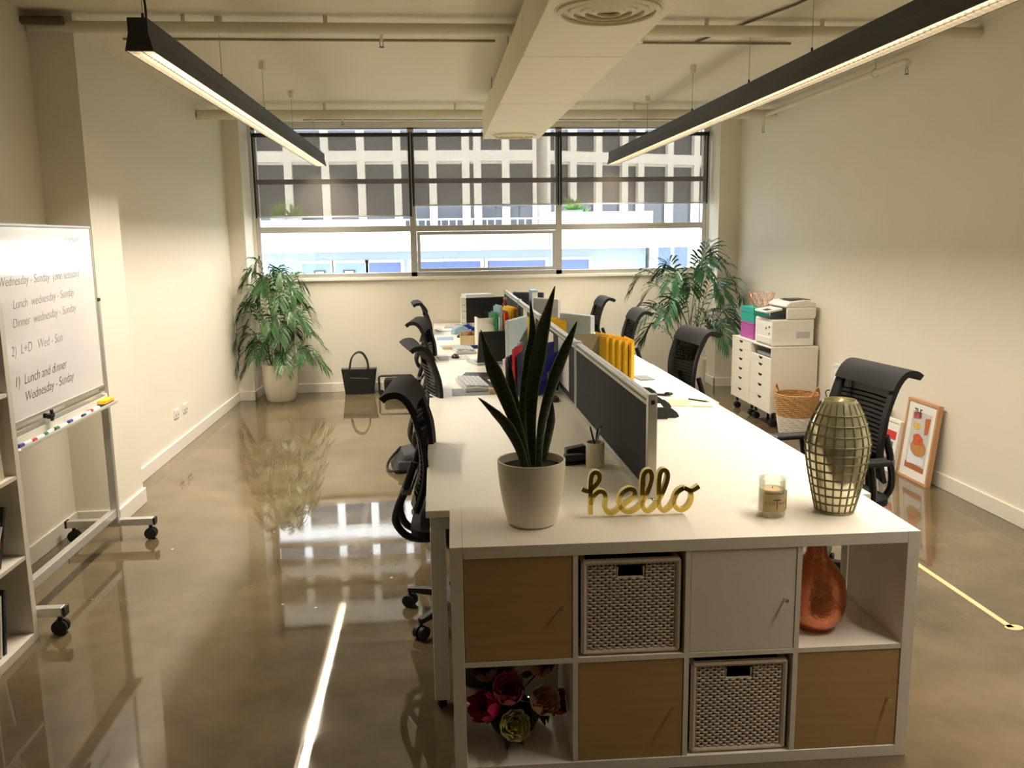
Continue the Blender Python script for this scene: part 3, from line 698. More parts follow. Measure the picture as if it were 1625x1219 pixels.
# candle
cd = thing('jar_candle', 'cream candle in a clear glass tumbler on the shelf', 'candle', (1.067, .180, HK))
obj('glass_jar', MB().lathe([(.001, .001), (.040, .001), (.044, .006), (.045, .02), (.044, .125), (.043, .127), (.042, .125), (.0415, .02), (.001, .014)], 40), GLASSJ, cd, True)
obj('wax', MB().lathe([(.001, .016), (.0405, .018), (.041, .088), (.038, .092), (.001, .091)], 36), WAX, cd, True)
obj('wick', MB().cyl((0, 0, .091), (.002, 0, .098), .0012, 6), INK, cd)
lb = MB()
n = 24; vs = []
for k in range(n + 1):
    a = -PI / 2 - 1.05 + 2.1 * k / n
    for z in (.022, .082): vs.append((.0452 * math.cos(a), .0452 * math.sin(a), z))
lb.add(vs, [(2 * k, 2 * k + 2, 2 * k + 3, 2 * k + 1) for k in range(n)])
lbo = obj('candle_label', lb, LABELM, cd, True)
for k, ch in enumerate('REWINED'):
    if ch == ' ': continue
    a = (k - 3) * .26; ra = .0458
    mt = Matrix.Translation((ra * math.sin(a), -ra * math.cos(a), .048)) @ Matrix.Rotation(a, 4, 'Z') @ Matrix.Rotation(PI / 2, 4, 'X')
    text_obj('label_letter', ch, .0115, INK, lbo, mt, 0, .0001, 'CENTER')
obj('label_corkscrew', MB().box(-.011, .011, -.0462, -.0455, .062, .0655).box(-.0012, .0012, -.0462, -.0455, .034, .062), INK, lbo)
obj('dark_seal', MB().box(.0445, .0462, -.010, .004, .02, .085), INK, cd)

# mosaic vase
mv = thing('mosaic_vase', 'tall mirrored mosaic vase at the right shelf end', 'vase', (1.292, .200, HK), .1)
vp = [(.060, 0), (.072, .05), (.083, .10), (.093, .15), (.100, .20), (.1025, .235), (.100, .255), (.088, .30), (.070, .345), (.055, .372), (.052, .378)]
def vr(z):
    for (r0, z0), (r1, z1) in zip(vp[:-1], vp[1:]):
        if z0 <= z <= z1: return r0 + (r1 - r0) * (z - z0) / (z1 - z0)
    return vp[-1][0]
obj('vase_body', MB().lathe([(.001, 0)] + vp + [(.049, .378), (.049, .37), (.066, .34), (.001, .30)], 48), TILE, mv, True)
m = MB()
for k in range(12):
    z = .008 + .0285 * k if k < 9 else .236 + .033 * (k - 8)
    if z > .37: continue
    r = vr(z) + .0004; m.tube([(r * math.cos(2 * PI * j / 48), r * math.sin(2 * PI * j / 48), z) for j in range(48)], .0032, 5, closed=True)
for j in range(20):
    a = 2 * PI * j / 20
    m.tube([((vr(z) + .0004) * math.cos(a), (vr(z) + .0004) * math.sin(a), z) for z in [.004 + .366 * q / 22 for q in range(23)]], .0029, 5)
obj('grid_lines', m, GROUT, mv, True, label='olive raised grid between the mirrored tiles')

# ------------------------------------------------------------------ desks
DZ = .753
ys = [.402, 2.155, 3.68, 5.37, 7.14]
xl = [-.076, -.076, -.108, -.060]; xr = [1.528, 1.548, 1.540, 1.532]
nm = ['nearest the camera behind the cube shelf', 'second from the cube shelf', 'third from the cube shelf', 'farthest, under the window wall']
def desk(x0, x1, y0, y1, side, k):
    w = x1 - x0; l = y1 - y0
    t = thing('desk', 'white %s-hand bench desk, %s' % (side, nm[k]), 'desk', (x0, y0, 0), group='white bench desks in two rows')
    obj('desktop', MB().box(0, w, .0015, l - .0015, DZ - .026, DZ), WHITE, t, bev=.0025)
    ox = 0.012 if side == 'left' else w - .012
    sg_ = 1 if side == 'left' else -1
    # end frames: square tube legs with a joining beam
    for yy in ((.02, .075), (l - .075, l - .02)):
        obj('leg', MB().box(min(ox, ox + sg_ * .055), max(ox, ox + sg_ * .055), yy[0], yy[1], .03, DZ - .075), WHITEM, t, bev=.006)
        obj('foot', MB().cyl((ox + sg_ * .027, (yy[0] + yy[1]) / 2, 0), (ox + sg_ * .027, (yy[0] + yy[1]) / 2, .03), .018, 14), BLACKM, t, True)
        obj('cross_beam', MB().box(0.014, w - .014, yy[0], yy[1], DZ - .075, DZ - .036), WHITEM, t, bev=.004)
    obj('side_beam', MB().box(min(ox, ox + sg_ * .03), max(ox, ox + sg_ * .03), .076, l - .076, DZ - .070, DZ - .036), WHITEM, t)
    return t
for k in range(4):
    desk(xl[k], .7278, ys[k], ys[k + 1], 'left', k)
    desk(.7322, xr[k], ys[k], ys[k + 1], 'right', k)

# dividers
dn = ['nearest, with its open end post behind the hello sign', 'second from the camera', 'third from the camera', 'farthest, ending by the window wall']
dy = [.445, 2.06, 3.68, 5.30, 6.92]
for k in range(4):
    L = dy[k + 1] - dy[k]
    t = thing('desk_divider', 'charcoal screen in pale metal frame, ' + dn[k], 'divider', (.73, dy[k], DZ + .001), group='charcoal screens between the desks')
    for y in (0, L - .032): obj('post', MB().box(-.0165, .0165, y, y + .031, 0, .378), ALU, t, bev=.002)
    obj('top_rail', MB().box(-.014, .014, .032, L - .033, .352, .372), ALU, t, bev=.007)
    obj('top_rail_lip', MB().box(-.0175, .0175, .032, L - .033, .336, .349), WHITEM, t, bev=.002)
    obj('bottom_rail', MB().box(-.016, .016, .032, L - .033, .006, .026), ALU, t, bev=.002)
    obj('fabric_panel', MB().box(-.012, .012, .032, L - .033, .027, .335), DIVF, t)
    if k == 0: obj('end_plug', MB().box(-.007, .007, -.0012, .001, .342, .358), BLACK, t)

# ------------------------------------------------------------------ office chairs
def make_chair(label):
    t = thing('office_chair', label, 'chair', group='black mesh office chairs around the desks')
    # seat
    m = MB(); n = 12; prof = []
    vs = []; fs = []
    for zi, (z, ins) in enumerate(((.435, .03), (.445, .0), (.475, .0), (.488, .03))):
        for k in range(28):
            a = 2 * PI * k / 28; ca, sa = math.cos(a), math.sin(a)
            x = (.245 - ins) * math.copysign(abs(ca) ** .45, ca); y = (.245 - ins) * math.copysign(abs(sa) ** .45, sa)
            vs.append((x + .01, y, z - .02 * max(0, x) ** 2 * 8))
    for i in range(3):
        for k in range(28): k2 = (k + 1) % 28; fs.append((i * 28 + k, i * 28 + k2, (i + 1) * 28 + k2, (i + 1) * 28 + k))
    fs += [tuple(range(28))[::-1], tuple(range(84, 112))]
    obj('seat', m.add(vs, fs), FABRIC, t, True)
    obj('seat_mechanism', MB().box(-.10, .12, -.07, .07, .385, .434).box(-.16, -.10, -.05, .05, .40, .425), BLACK, t, bev=.008)
    # backrest
    prof = crom([(-.235, .555), (-.205, .64), (-.190, .73), (-.195, .83), (-.215, .93), (-.235, .998), (-.258, 1.034), (-.290, 1.040), (-.314, 1.024)], 4)
    prof = [Vector((p[0], 0, p[1])) for p in prof]
    def hw(z): return .185 + .045 * min(1, max(0, (z - .55) / .25))
    def curve(y, w): return .030 * (y / w) ** 2
    N = len(prof)
    iC = next(i for i, p in enumerate(prof) if p.z > .955)
    def sheet(i0, i1, y0f, y1f, th, ny=6):
        mm = MB(); vs = []; fs = []
        rows_ = list(range(i0, i1 + 1)); K = ny + 1
        for side in (0, 1):
            for i in rows_:
                p = prof[i]; cvf = min(1, max(0, (N - 6 - i) / 14)); tg = (prof[min(i + 1, N - 1)] - prof[max(i - 1, 0)]).normalized(); nn = Vector((tg.z, 0, -tg.x)); w = hw(p.z) if i < 30 else hw(p.z) * 1.0
                for j in range(K):
                    y = w * (y0f + (y1f - y0f) * j / ny)
                    q = p + nn * (curve(y, w) * cvf + (th if side else 0)); vs.append((q.x, y, q.z))
        n_ = len(rows_) * K
        for i in range(len(rows_) - 1):
            for j in range(ny):
                a = i * K + j; fs.append((a, a + 1, a + K + 1, a + K)); fs.append((n_ + a, n_ + a + K, n_ + a + K + 1, n_ + a + 1))
        for i in range(len(rows_) - 1):
            for a in (i * K, i * K + ny): fs.append((a, a + K, n_ + a + K, n_ + a))
        for j in range(ny):
            for a in (j, (len(rows_) - 1) * K + j): fs.append((a, a + 1, n_ + a + 1, n_ + a))
        return mm.add(vs, fs)
    obj('headrest_wrap', sheet(iC, N - 1, -1, 1, .028, 10), FABRIC, t, True)
    for s in (-1, 1):
        obj('back_side_bar', sheet(0, iC, *( (-1, -.80) if s < 0 else (.80, 1)), .020, 2), FABRIC, t, True)
    obj('back_lower_bar', sheet(0, 2, -.8, .8, .020, 6), BLACK, t, True)
    obj('mesh_panel', sheet(2, iC, -.8, .8, .0012, 8), MESHM, t, True)
    m = MB()
    for k in range(17):
        z = .60 + k * .0208; i = min(range(N), key=lambda q: abs(prof[q].z - z)); p = prof[i]
        x_ = p.x
        for a_, b_ in zip(prof[:-1], prof[1:]):
            if a_.z <= z <= b_.z: x_ = a_.x + (b_.x - a_.x) * (z - a_.z) / max(1e-6, b_.z - a_.z); break
        w = hw(z)
        m.ribbon([(x_ - .004 + curve(y, w), y, z) for y in [w * .8 * (q / 5 - 1) for q in range(11)]], .0065, (0.15, 0, 1), .003)
    obj('lumbar_slats', m, BLACK, t)
    # J-shaped spine
    sp_ = crom([(-.205, 0, .76), (-.245, 0, .64), (-.285, 0, .55), (-.300, 0, .47), (-.255, 0, .40), (-.15, 0, .385), (-.06, 0, .40)], 5)
    for s in (-1, 1):
        obj('back_support', MB().tube([(p.x, s * (.06 + .10 * max(0, min(1, (p.z - .42) / .25))), p.z) for p in sp_], [.017] * len(sp_), 10), BLACK, t, True)
    obj('support_collar', MB().box(-.262, -.222, -.165, .165, .615, .645), GREYP, t, bev=.006)
    # arms
    for s in (-1, 1):
        a = obj('armrest', MB().tube(crom([(-.05, s * .20, .42), (-.06, s * .265, .43), (-.07, s * .285, .52), (-.05, s * .285, .66)], 4), .016, 8), BLACK, t, True)
        obj('arm_pad', MB().box(-.14, .12, s * .285 - .04, s * .285 + .04, .66, .685), BLACK, a, bev=.011)
    obj('gas_column', MB().cyl((0, 0, .12), (0, 0, .30), .026, 16).cyl((0, 0, .30), (0, 0, .386), .016, 14), BLACK, t, True)
    obj('base_hub', MB().lathe([(.001, .075), (.045, .075), (.045, .12), (.03, .135), (.001, .135)], 20), BLACK, t, True)
    for k in range(5):
        a = 2 * PI * k / 5 + 2.75; d = Vector((math.cos(a), math.sin(a), 0)); s_ = Vector((-d.y, d.x, 0))
        m = MB(); vs = []
        for (rr_, w, z0, z1) in ((.03, .024, .08, .125), (.30, .014, .070, .092)):
            vs += [d * rr_ - s_ * w + Vector((0, 0, z0)), d * rr_ + s_ * w + Vector((0, 0, z0)), d * rr_ + s_ * w + Vector((0, 0, z1)), d * rr_ - s_ * w + Vector((0, 0, z1))]
        m.add(vs, [(0, 1, 2, 3), (4, 5, 6, 7), (0, 1, 5, 4), (1, 2, 6, 5), (2, 3, 7, 6), (3, 0, 4, 7)])
        lg = obj('base_arm', m, BLACK, t, bev=.003)
        c = d * .295
        w_ = MB().cyl(c + Vector((0, 0, .05)), c + Vector((0, 0, .088)), .007, 8)
        for s in (-1, 1): w_.cyl(c + s_ * s * .006 + Vector((0, 0, .029)), c + s_ * s * .026 + Vector((0, 0, .029)), .029, 16)
        obj('caster', w_, BLACKM, lg, True)
    return t
ch = make_chair('black mesh chair nearest the camera on the left side')
ch.location = (.085, 1.20, 0); ch.rotation_euler = (0, 0, R(-4))
for (x, y, rz, lb_) in (
    (.105, 2.78, R(10), 'second black chair from the camera on the left side'),
    (.090, 4.22, R(-6), 'third black chair from the camera on the left side'),
    (.060, 6.20, R(4), 'farthest black chair on the left, by the window wall'),
    (1.80, 1.36, R(187), 'large black mesh chair behind the mosaic vase'),
    (1.46, 3.12, R(186), 'black chair on the right side, beside the snake of yellow folders'),
    (1.44, 4.74, R(178), 'third black chair from the camera on the right side'),
    (1.46, 6.36, R(180), 'farthest black chair on the right side'),
):
    if 'snake' in lb_: lb_ = 'second black chair from the camera on the right side'
    dup(ch, (x, y, 0), rz, lb_)

# ------------------------------------------------------------------ desk clutter
Z = DZ + .0008
# pen cup and its pens
pc = thing('pen_cup', 'white pen cup beside the nearest divider', 'cup', (.612, .915, Z))
obj('cup', MB().lathe([(.001, 0), (.038, 0), (.038, .10), (.035, .10), (.035, .004), (.001, .004)], 28), POTW, pc, True)
for i, (a, l, mm, lb_) in enumerate(((2.4, .15, INK, 'black pen leaning left in the pen cup'), (.2, .155, LBLUE, 'blue pen leaning right in the pen cup'), (.9, .14, NAVY, 'navy pen at the back of the pen cup'))):
    p = thing('pen', lb_, 'pen', (.612 + .022 * math.cos(a + PI), .915 + .022 * math.sin(a + PI), Z + .006))
    d = Vector((math.cos(a) * .3, math.sin(a) * .3, 1)).normalized()
    obj('pen_barrel', MB().cyl((0, 0, 0), d * l, .004, 8), mm, p, True); obj('pen_cap', MB().cyl(d * l, d * (l + .012), .0032, 8), BLACK, p)
def stapler(x, y, z, rz, label, m=BLACK):
    t = thing('stapler', label, 'stapler', (x, y, z), rz)
    obj('stapler_base', MB().box(-.06, .06, -.017, .017, 0, .010), m, t, bev=.004)
    obj('stapler_arm', MB().prism([(-.06, .012), (.055, .016), (.06, .028), (.02, .042), (-.055, .044), (-.062, .03)], 'y', -.015, .015), m, t, bev=.003)
stapler(.545, .955, Z, .2, 'black stapler standing left of the pen cup')
hp = thing('hole_punch', 'black hole punch left of the pen cup', 'hole punch', (.555, 1.03, Z), .1)
obj('punch_base', MB().box(-.055, .055, -.03, .03, 0, .012), BLACK, hp, bev=.004)
obj('punch_lever', MB().prism([(-.05, .013), (-.05, .05), (.03, .062), (.05, .045), (.05, .013)], 'y', -.022, .022), BLACK, hp, bev=.005)

def keyboard(x, y, rz, label, m=LGREY, split=True, w=.42, tilt=0):
    t = thing('keyboard', label, 'keyboard', (x, y, Z + .0015), rz)
    obj('keyboard_case', MB().prism([(-.085, 0), (.085, 0), (.085, .026), (.0, .028), (-.085, .012)], 'x', -w / 2, w / 2), m, t, bev=.004)
    k = MB()
    for r_ in range(5):
        for c in range(15):
            xx_ = -w / 2 + .018 + c * (w - .036) / 15; yy_ = -.066 + r_ * .029
            k.box(xx_ + .0015, xx_ + (w - .036) / 15 - .0015, yy_, yy_ + .024, .0225 + (yy_ > -.03) * .004, .034 + .002 * r_)
    obj('keys', k, m, t, bev=.001)
    return t
mp = tag(obj('desk_mat', MB().box(-.13, .13, -.12, .12, 0, .0012), GREYP), 'grey mat under the near split keyboard', 'mat'); mp.location = (.19, 2.72, Z)
kb = keyboard(.20, 2.92, R(97), 'chunky grey split keyboard on the second left desk')
obj('palm_rest', MB().prism([(-.125, 0), (-.086, 0), (-.086, .013), (-.125, .008)], 'x', -.2, .2), BLACK, kb, bev=.004)
tb = thing('graphics_tablet', 'dark flat tablet lying behind the near keyboard', 'tablet', (.30, 3.30, Z), R(-12))
obj('tablet_body', MB().box(-.16, .16, -.11, .11, 0, .012), DGREY, tb, bev=.005); obj('tablet_surface', MB().box(-.12, .14, -.09, .09, .012, .0128), BLACK, tb)
wb_ = tag(obj('wooden_box', MB().box(-.05, .05, -.03, .03, 0, .03), mat('tan wood block', (190, 160, 122), .6), bev=.003), 'small tan wooden block beside the near keyboard', 'box'); wb_.location = (.335, 2.66, Z)
def laptop(x, y, rz, label, open_=100, sz=(.34, .24)):
    t = thing('laptop', label, 'laptop', (x, y, Z), rz); w, d = sz
    obj('laptop_base', MB().box(-w / 2, w / 2, -d / 2, d / 2, 0, .016), LGREY, t, bev=.003)
    obj('laptop_keys', MB().box(-w / 2 + .02, w / 2 - .02, -.01, d / 2 - .015, .016, .0175), DGREY, t)
    a = R(open_ - 90); rot = Matrix.Rotation(-a, 3, 'X')
    c = Vector((0, d / 2, .02))
    sc2 = obj('laptop_lid', MB().box(-w / 2, w / 2, d / 2 - .002, d / 2 + .006, .020, .020 + d, rot, c), BLACK, t, bev=.002)
    obj('laptop_screen', MB().box(-w / 2 + .01, w / 2 - .01, d / 2 - .003, d / 2 - .0022, .032, .010 + d, rot, c), SCREEN, sc2)
laptop(.36, 3.98, R(197), 'open black laptop seen from behind its lid', 103, (.27, .24))
keyboard(.20, 4.62, R(95), 'pale grey keyboard left of the laptop', LGREY, w=.30)
mo = thing('mouse_pad', 'pale mouse pad on the third left desk', 'mouse pad', (.10, 4.26, Z), .1)
obj('pad_sheet', MB().box(-.12, .12, -.10, .10, 0, .004), mat('pale grey pad', (196, 196, 200), .6), mo, bev=.002)
def mouse(x, y, z, rz, label, m=BLACK):
    t = thing('computer_mouse', label, 'mouse', (x, y, z), rz)
    obj('mouse_body', MB().sphere((0, 0, .001), .05, 16, 10, (1.05, .62, .62)), m, t, True)
    bpy.context.view_layer.update()
    for v in t.children[0].data.vertices: v.co.z = max(0, v.co.z)
    obj('scroll_wheel', MB().cyl((.03, -.004, .024), (.03, .004, .024), .008, 10), GREYP, t)
mouse(.115, 4.24, Z + .0045, R(100), 'black mouse on the pale mouse pad')
mouse(.640, 2.35, Z, R(80), 'black mouse at the foot of the second divider')
mouse(.20, 5.72, Z, R(60), 'black mouse on the farthest left desk')
rl = thing('poster_tube', 'beige and navy tube lying across the left desk', 'tube', (.02, 4.80, Z + .0165), R(3))
obj('tube_body', MB().cyl((0, 0, 0), (.14, 0, 0), .014, 14), BEIGE, rl, True); obj('tube_sleeve', MB().cyl((.13, 0, 0), (.30, 0, 0), .016, 14), NAVY, rl, True, label='navy sleeve')
def sheet(x, y, rz, w, d, label, m=PAPER, z=Z, name='paper_sheet', cat='paper', th=.0015):
    o = tag(obj(name, MB().box(-w / 2, w / 2, -d / 2, d / 2, 0, th), m), label, cat); o.location = (x, y, z); o.rotation_euler = (0, 0, rz); return o
sheet(.11, 4.98, .1, .21, .29, 'pale blue sheet behind the beige and navy tube', LBLUE)
sheet(.05, 5.62, .0, .16, .26, 'blue sheet on the farthest left desk edge', mat('soft blue paper', (150, 170, 210), .7))
bx = thing('open_carton', 'open beige carton on the left desk behind tube', 'box', (.30, 5.20, Z))
m = MB().box(-.12, .12, -.09, .09, 0, .003).box(-.12, -.117, -.09, .09, .003, .09).box(.117, .12, -.09, .09, .003, .09).box(-.117, .117, -.09, -.087, .003, .08).box(-.117, .117, .087, .09, .003, .1)
obj('carton_body', m, BEIGE, bx); obj('carton_flap', MB().box(.12, .19, -.09, .09, .09, .093, Matrix.Rotation(R(-35), 3, 'Y'), (.12, 0, .09)), BEIGE, bx)
for i, (dx, dy_, a, mm, lb_) in enumerate(((-.03, 0, .5, mat('brown pouch', (120, 84, 56), .6), 'brown pouch poking out of the open carton'), (.05, .03, -.4, BLACKM, 'black bundle poking out of the open carton'))):
    t = thing('pouch', lb_, 'pouch', (.30 + dx, 5.20 + dy_, Z + .004), a)
    obj('pouch_body', MB().sphere((0, 0, .055), .055, 12, 8, (.6, .55, 1)), mm, t, True); obj('pouch_tie', MB().cyl((0, 0, .105), (0, 0, .12), .012, 8), BEIGE, t)
fn = thing('desk_fan', 'small black round desk fan behind the laptop', 'fan', (.44, 5.48, Z), R(200))
obj('fan_base', MB().lathe([(.001, 0), (.05, 0), (.045, .012), (.012, .02), (.010, .06), (.001, .06)], 20), BLACK, fn, True)
m = MB()
for r_ in (.02, .04, .06, .075): m.tube([(0.03 * math.sqrt(max(0, 1 - (r_ / .08) ** 2)), r_ * math.cos(q * PI / 12), .12 + r_ * math.sin(q * PI / 12)) for q in range(24)], .002, 5, closed=True)
m.lathe([(.001, 0)], 3)
for q in range(12): m.tube([(0.03 * math.sqrt(max(0, 1 - (s * .075 / .08) ** 2)), .075 * s * math.cos(q * PI / 6), .12 + .075 * s * math.sin(q * PI / 6)) for s in (0.1, .5, 1)], .0015, 4)
obj('fan_guard', m, BLACK, fn, True)
obj('fan_blades', (lambda m: [m.ribbon([(0, 0, .12), (0, .06 * math.cos(q * PI / 2.5), .12 + .06 * math.sin(q * PI / 2.5))], [.01, .05], (.4, -math.sin(q * PI / 2.5), math.cos(q * PI / 2.5)), .002) for q in range(5)] and m)(MB()), DGREY, fn)
sheet(.12, 6.35, .2, .30, .21, 'white papers on the far left desk edge', PAPER, th=.012, name='paper_stack')
sheet(.21, 6.55, -.1, .30, .21, 'grey folder under the far window wall', LGREY, th=.02, name='document_folder', cat='folder')
for i, (x, y, a, mm, nm_, lb_) in enumerate(((.20, 6.02, .5, LBLUE, 'pencil_pouch', 'pale blue crumpled pouch on the far left desk'), (.27, 6.16, -.3, BLUE, 'pencil_pouch', 'darker blue pouch beside the pale blue one'))):
    t = thing(nm_, lb_, 'pouch', (x, y, Z), a)
    obj('pouch_body', MB().prism([(-.09, 0), (.09, 0), (.08, .05), (.02, .085), (-.07, .06)], 'y', -.035, .035), mm, t, bev=.012); obj('zip', MB().box(-.06, .06, -.004, .004, .0855, .089, Matrix.Rotation(.1, 3, 'Y'), (0, 0, .08)), INK, t)
mouse_c = None
def monitor(x, y, rz, label, w=.44, h=.28, base=.10, scr=SCREEN, body=LGREY, th=.028, back=None):
    t = thing('monitor', label, 'monitor', (x, y, Z), rz)
    hd = obj('monitor_housing', MB().box(-w / 2, w / 2, 0, th, base, base + h), body, t, bev=.006)
    obj('screen', MB().box(-w / 2 + .012, w / 2 - .012, -.0012, -.0002, base + .012, base + h - .012), scr, hd)
    obj('monitor_stand', MB().box(-.03, .03, th, th + .02, .004, base + .1), body, t, bev=.004)
    obj('monitor_foot', MB().box(-.10, .10, -.06, .12, 0, .008), body, t, bev=.003)
    return t
monitor(.530, 3.62, R(245), 'thin pale monitor turned sideways behind the snake plant', w=.40, h=.27, base=.095, scr=SCREENG, body=mat('pale blue monitor case', (196, 212, 214), .4), th=.03)
monitor(.46, 6.12, R(195), 'black monitor on the farthest left desk', w=.40, h=.25, base=.10, scr=SCREEN, body=BLACK)
# upright files on the third left desk
def upright(x, y, rz, w, d, h, m, label, name='magazine_file', cat='file', th=.003, slope=True, group=None, z=Z):
    t = thing(name, label, cat, (x, y, z), rz, group)
    a = MB()
    for s in (-d / 2, d / 2 - th):
        a.prism([(-w / 2, 0), (w / 2, 0), (w / 2, h), (-w / 2, h * (.62 if slope else 1))], 'y', s, s + th)
    a.box(w / 2 - th, w / 2, -d / 2 + th, d / 2 - th, 0, h).box(-w / 2, -w / 2 + th, -d / 2 + th, d / 2 - th, 0, h * (.6 if slope else 1)).box(-w / 2 + th, w / 2 - th, -d / 2 + th, d / 2 - th, 0, th)
    obj('file_case', a, m, t)
    b = MB()
    for q in range(3): b.box(-w / 2 + .012, w / 2 - .012, -d / 2 + .008 + q * d * .28, -d / 2 + .011 + q * d * .28, .004, h * .93)
    obj('file_papers', b, PAPER, t)
    return t
def folder(x, y, rz, w, th, h, m, label, group, tiltv=0.0, z=Z):
    t = thing('card_folder', label, 'folder', (x, y, z), rz, group)
    rot = Matrix.Rotation(tiltv, 3, 'Y'); a = MB(); b = MB()
    for s in (-1, 1): a.box(s * th / 2 - .001, s * th / 2 + .001, -w / 2, w / 2, .0005, h + (0.012 if s > 0 else 0), rot, (0, 0, 0))
    a.box(-th / 2, th / 2, -w / 2, w / 2, .0005, .0025, rot, (0, 0, 0)).box(-th / 2, th / 2, -w / 2 - .002, -w / 2, .0005, h, rot, (0, 0, 0))
    b.box(-th / 2 + .002, th / 2 - .002, -w / 2 + .006, w / 2 - .006, .003, h - .006, rot, (0, 0, 0))
    obj('folder_cover', a, m, t); obj('folder_pages', b, PAPER, t)
    return t
upright(.40, 5.08, R(195), .17, .075, .25, PAPER, 'white magazine file in front of the coloured folders')
gL = 'coloured folders standing on the third left desk'
for (x, y, th, h, mm, lb_) in ((.475, 5.13, .020, .275, GREEN, 'green folder behind the white magazine file'),
                               (.500, 5.15, .012, .25, PAPER, 'slim white folder right of the green one'),
                               (.520, 5.17, .018, .33, LBLUE, 'tall pale blue binder among the coloured folders'),
                               (.548, 5.20, .016, .27, ORG, 'orange folder next to the pale blue binder'),
                               (.572, 5.22, .018, .275, RED, 'red folder beside the orange one'),
                               (.600, 5.25, .022, .31, YEL, 'first yellow folder right of the red one'),
                               (.630, 5.28, .022, .31, YEL, 'middle yellow folder of the left-hand stack'),
                               (.660, 5.31, .022, .30, mat('amber card', (222, 140, 24), .6), 'amber folder nearest the divider on the left')):
    folder(x, y, R(12), .22, th, h, mm, lb_, gL)
tp = thing('tape_roll', 'cream tape roll standing by the coloured folders', 'tape', (.60, 4.80, Z))
obj('tape', MB().lathe([(.018, 0), (.034, 0), (.034, .045), (.018, .045), (.018, 0)], 24), BEIGE, tp, True)
obj('tape_core', MB().lathe([(.015, .001), (.018, .001), (.018, .044), (.015, .044), (.015, .001)], 20), PAPER, tp, True)
# far stack near the window wall
pr2 = thing('paper_tray_tower', 'stack of white paper trays at the far desk end', 'drawers', (.40, 6.92, Z))
obj('drawer_case', MB().box(-.16, .16, -.13, .13, 0, .30), mat('cream drawer case', (224, 220, 204), .5), pr2, bev=.006)
for q in range(4): obj('drawer', MB().box(-.145, .145, -.140, -.131, .02 + q * .07, .08 + q * .07), TRIM, pr2, bev=.003)
sheet(.42, 6.90, .2, .30, .22, 'loose white papers on the far paper trays', PAPER, z=Z + .3005, th=.035, name='paper_stack')
rb = thing('red_bottle', 'dark red bottle beside the farthest divider', 'bottle', (.655, 6.05, Z))
obj('bottle_body', MB().lathe([(.001, 0), (.03, 0), (.033, .01), (.033, .25), (.024, .29), (.016, .30), (.016, .325), (.001, .325)], 20), mat('dark red glazed plastic', (130, 58, 66), .4), rb, True)
obj('bottle_cap', MB().cyl((0, 0, .325), (0, 0, .345), .018, 16), mat('pink cap', (196, 120, 130), .4), rb, True)
# wire racks with folders near the snake plant
def wire_rack(x, y, rz, label, w=.20, d=.12, h=.12):
    t = thing('wire_rack', label, 'rack', (x, y, Z), rz)
    m = MB()
    for s in (-1, 1):
        m.tube([(-w / 2, s * d / 2, .003), (-w / 2, s * d / 2, h), (w / 2, s * d / 2, h), (w / 2, s * d / 2, .003)], .0022, 6)
    for q in range(5): yq = -d / 2 + d * q / 4; m.tube([(-w / 2, yq, .003), (w / 2, yq, .003)], .0022, 6)
    for s in (-1, 1): m.tube([(s * w / 2, -d / 2, .003), (s * w / 2, d / 2, .003)], .0022, 6)
    obj('wire_frame', m, WIREM, t, True)
    m = MB()
    for q in range(5): yq = -d / 2 + d * q / 4; m.tube([(0, yq, .003), (0, yq, h * .75)], .002, 6)
    obj('wire_dividers', m, WIREM, t, True)
    return t
gB = 'folders standing in the wire racks by the snake plant'
wire_rack(.445, 2.62, R(70), 'left wire rack behind the snake plant leaves')
for (dx, mm, lb_, h) in ((-.045, PAPER, 'white folder in the left wire rack', .215), (-.018, NAVY, 'navy folder left of the red one in the rack', .225), (.010, RED, 'red folder in the left wire rack', .275), (.040, NAVY, 'navy folder right of the red one in the rack', .245)):
    folder(.445 + dx, 2.62 - dx * .3, R(-20), .19, .014, h, mm, lb_, gB, 0, Z + .006)
wire_rack(.600, 2.62, R(70), 'right wire rack behind the snake plant leaves', h=.14)
folder(.585, 2.66, R(-42), .23, .020, .285, BLUE, 'large royal blue folder in the right wire rack', gB, .10, Z + .006)
folder(.635, 2.60, R(-42), .21, .012, .235, BLUE, 'smaller royal blue folder in the right wire rack', gB, .10, Z + .006)
# pinned sheets on the dividers, left face
def pinned(y, z, w, h, m, label):
    o = tag(obj('pinned_sheet', MB().box(-.0008, 0, 0, w, 0, h), m), label, 'paper'); o.location = (.7172, y, z); return o
pinned(2.30, Z + .06, .42, .27, PAPER, 'white sheet pinned on the second divider')
pinned(2.95, Z + .10, .50, .22, PAPER, 'wider white sheet pinned farther along the second divider')
pinned(3.95, Z + .06, .40, .27, PAPER, 'white sheet pinned on the third divider')
pinned(4.55, Z + .06, .30, .27, mat('cream paper', (226, 220, 196), .8), 'cream sheet pinned on the third divider')
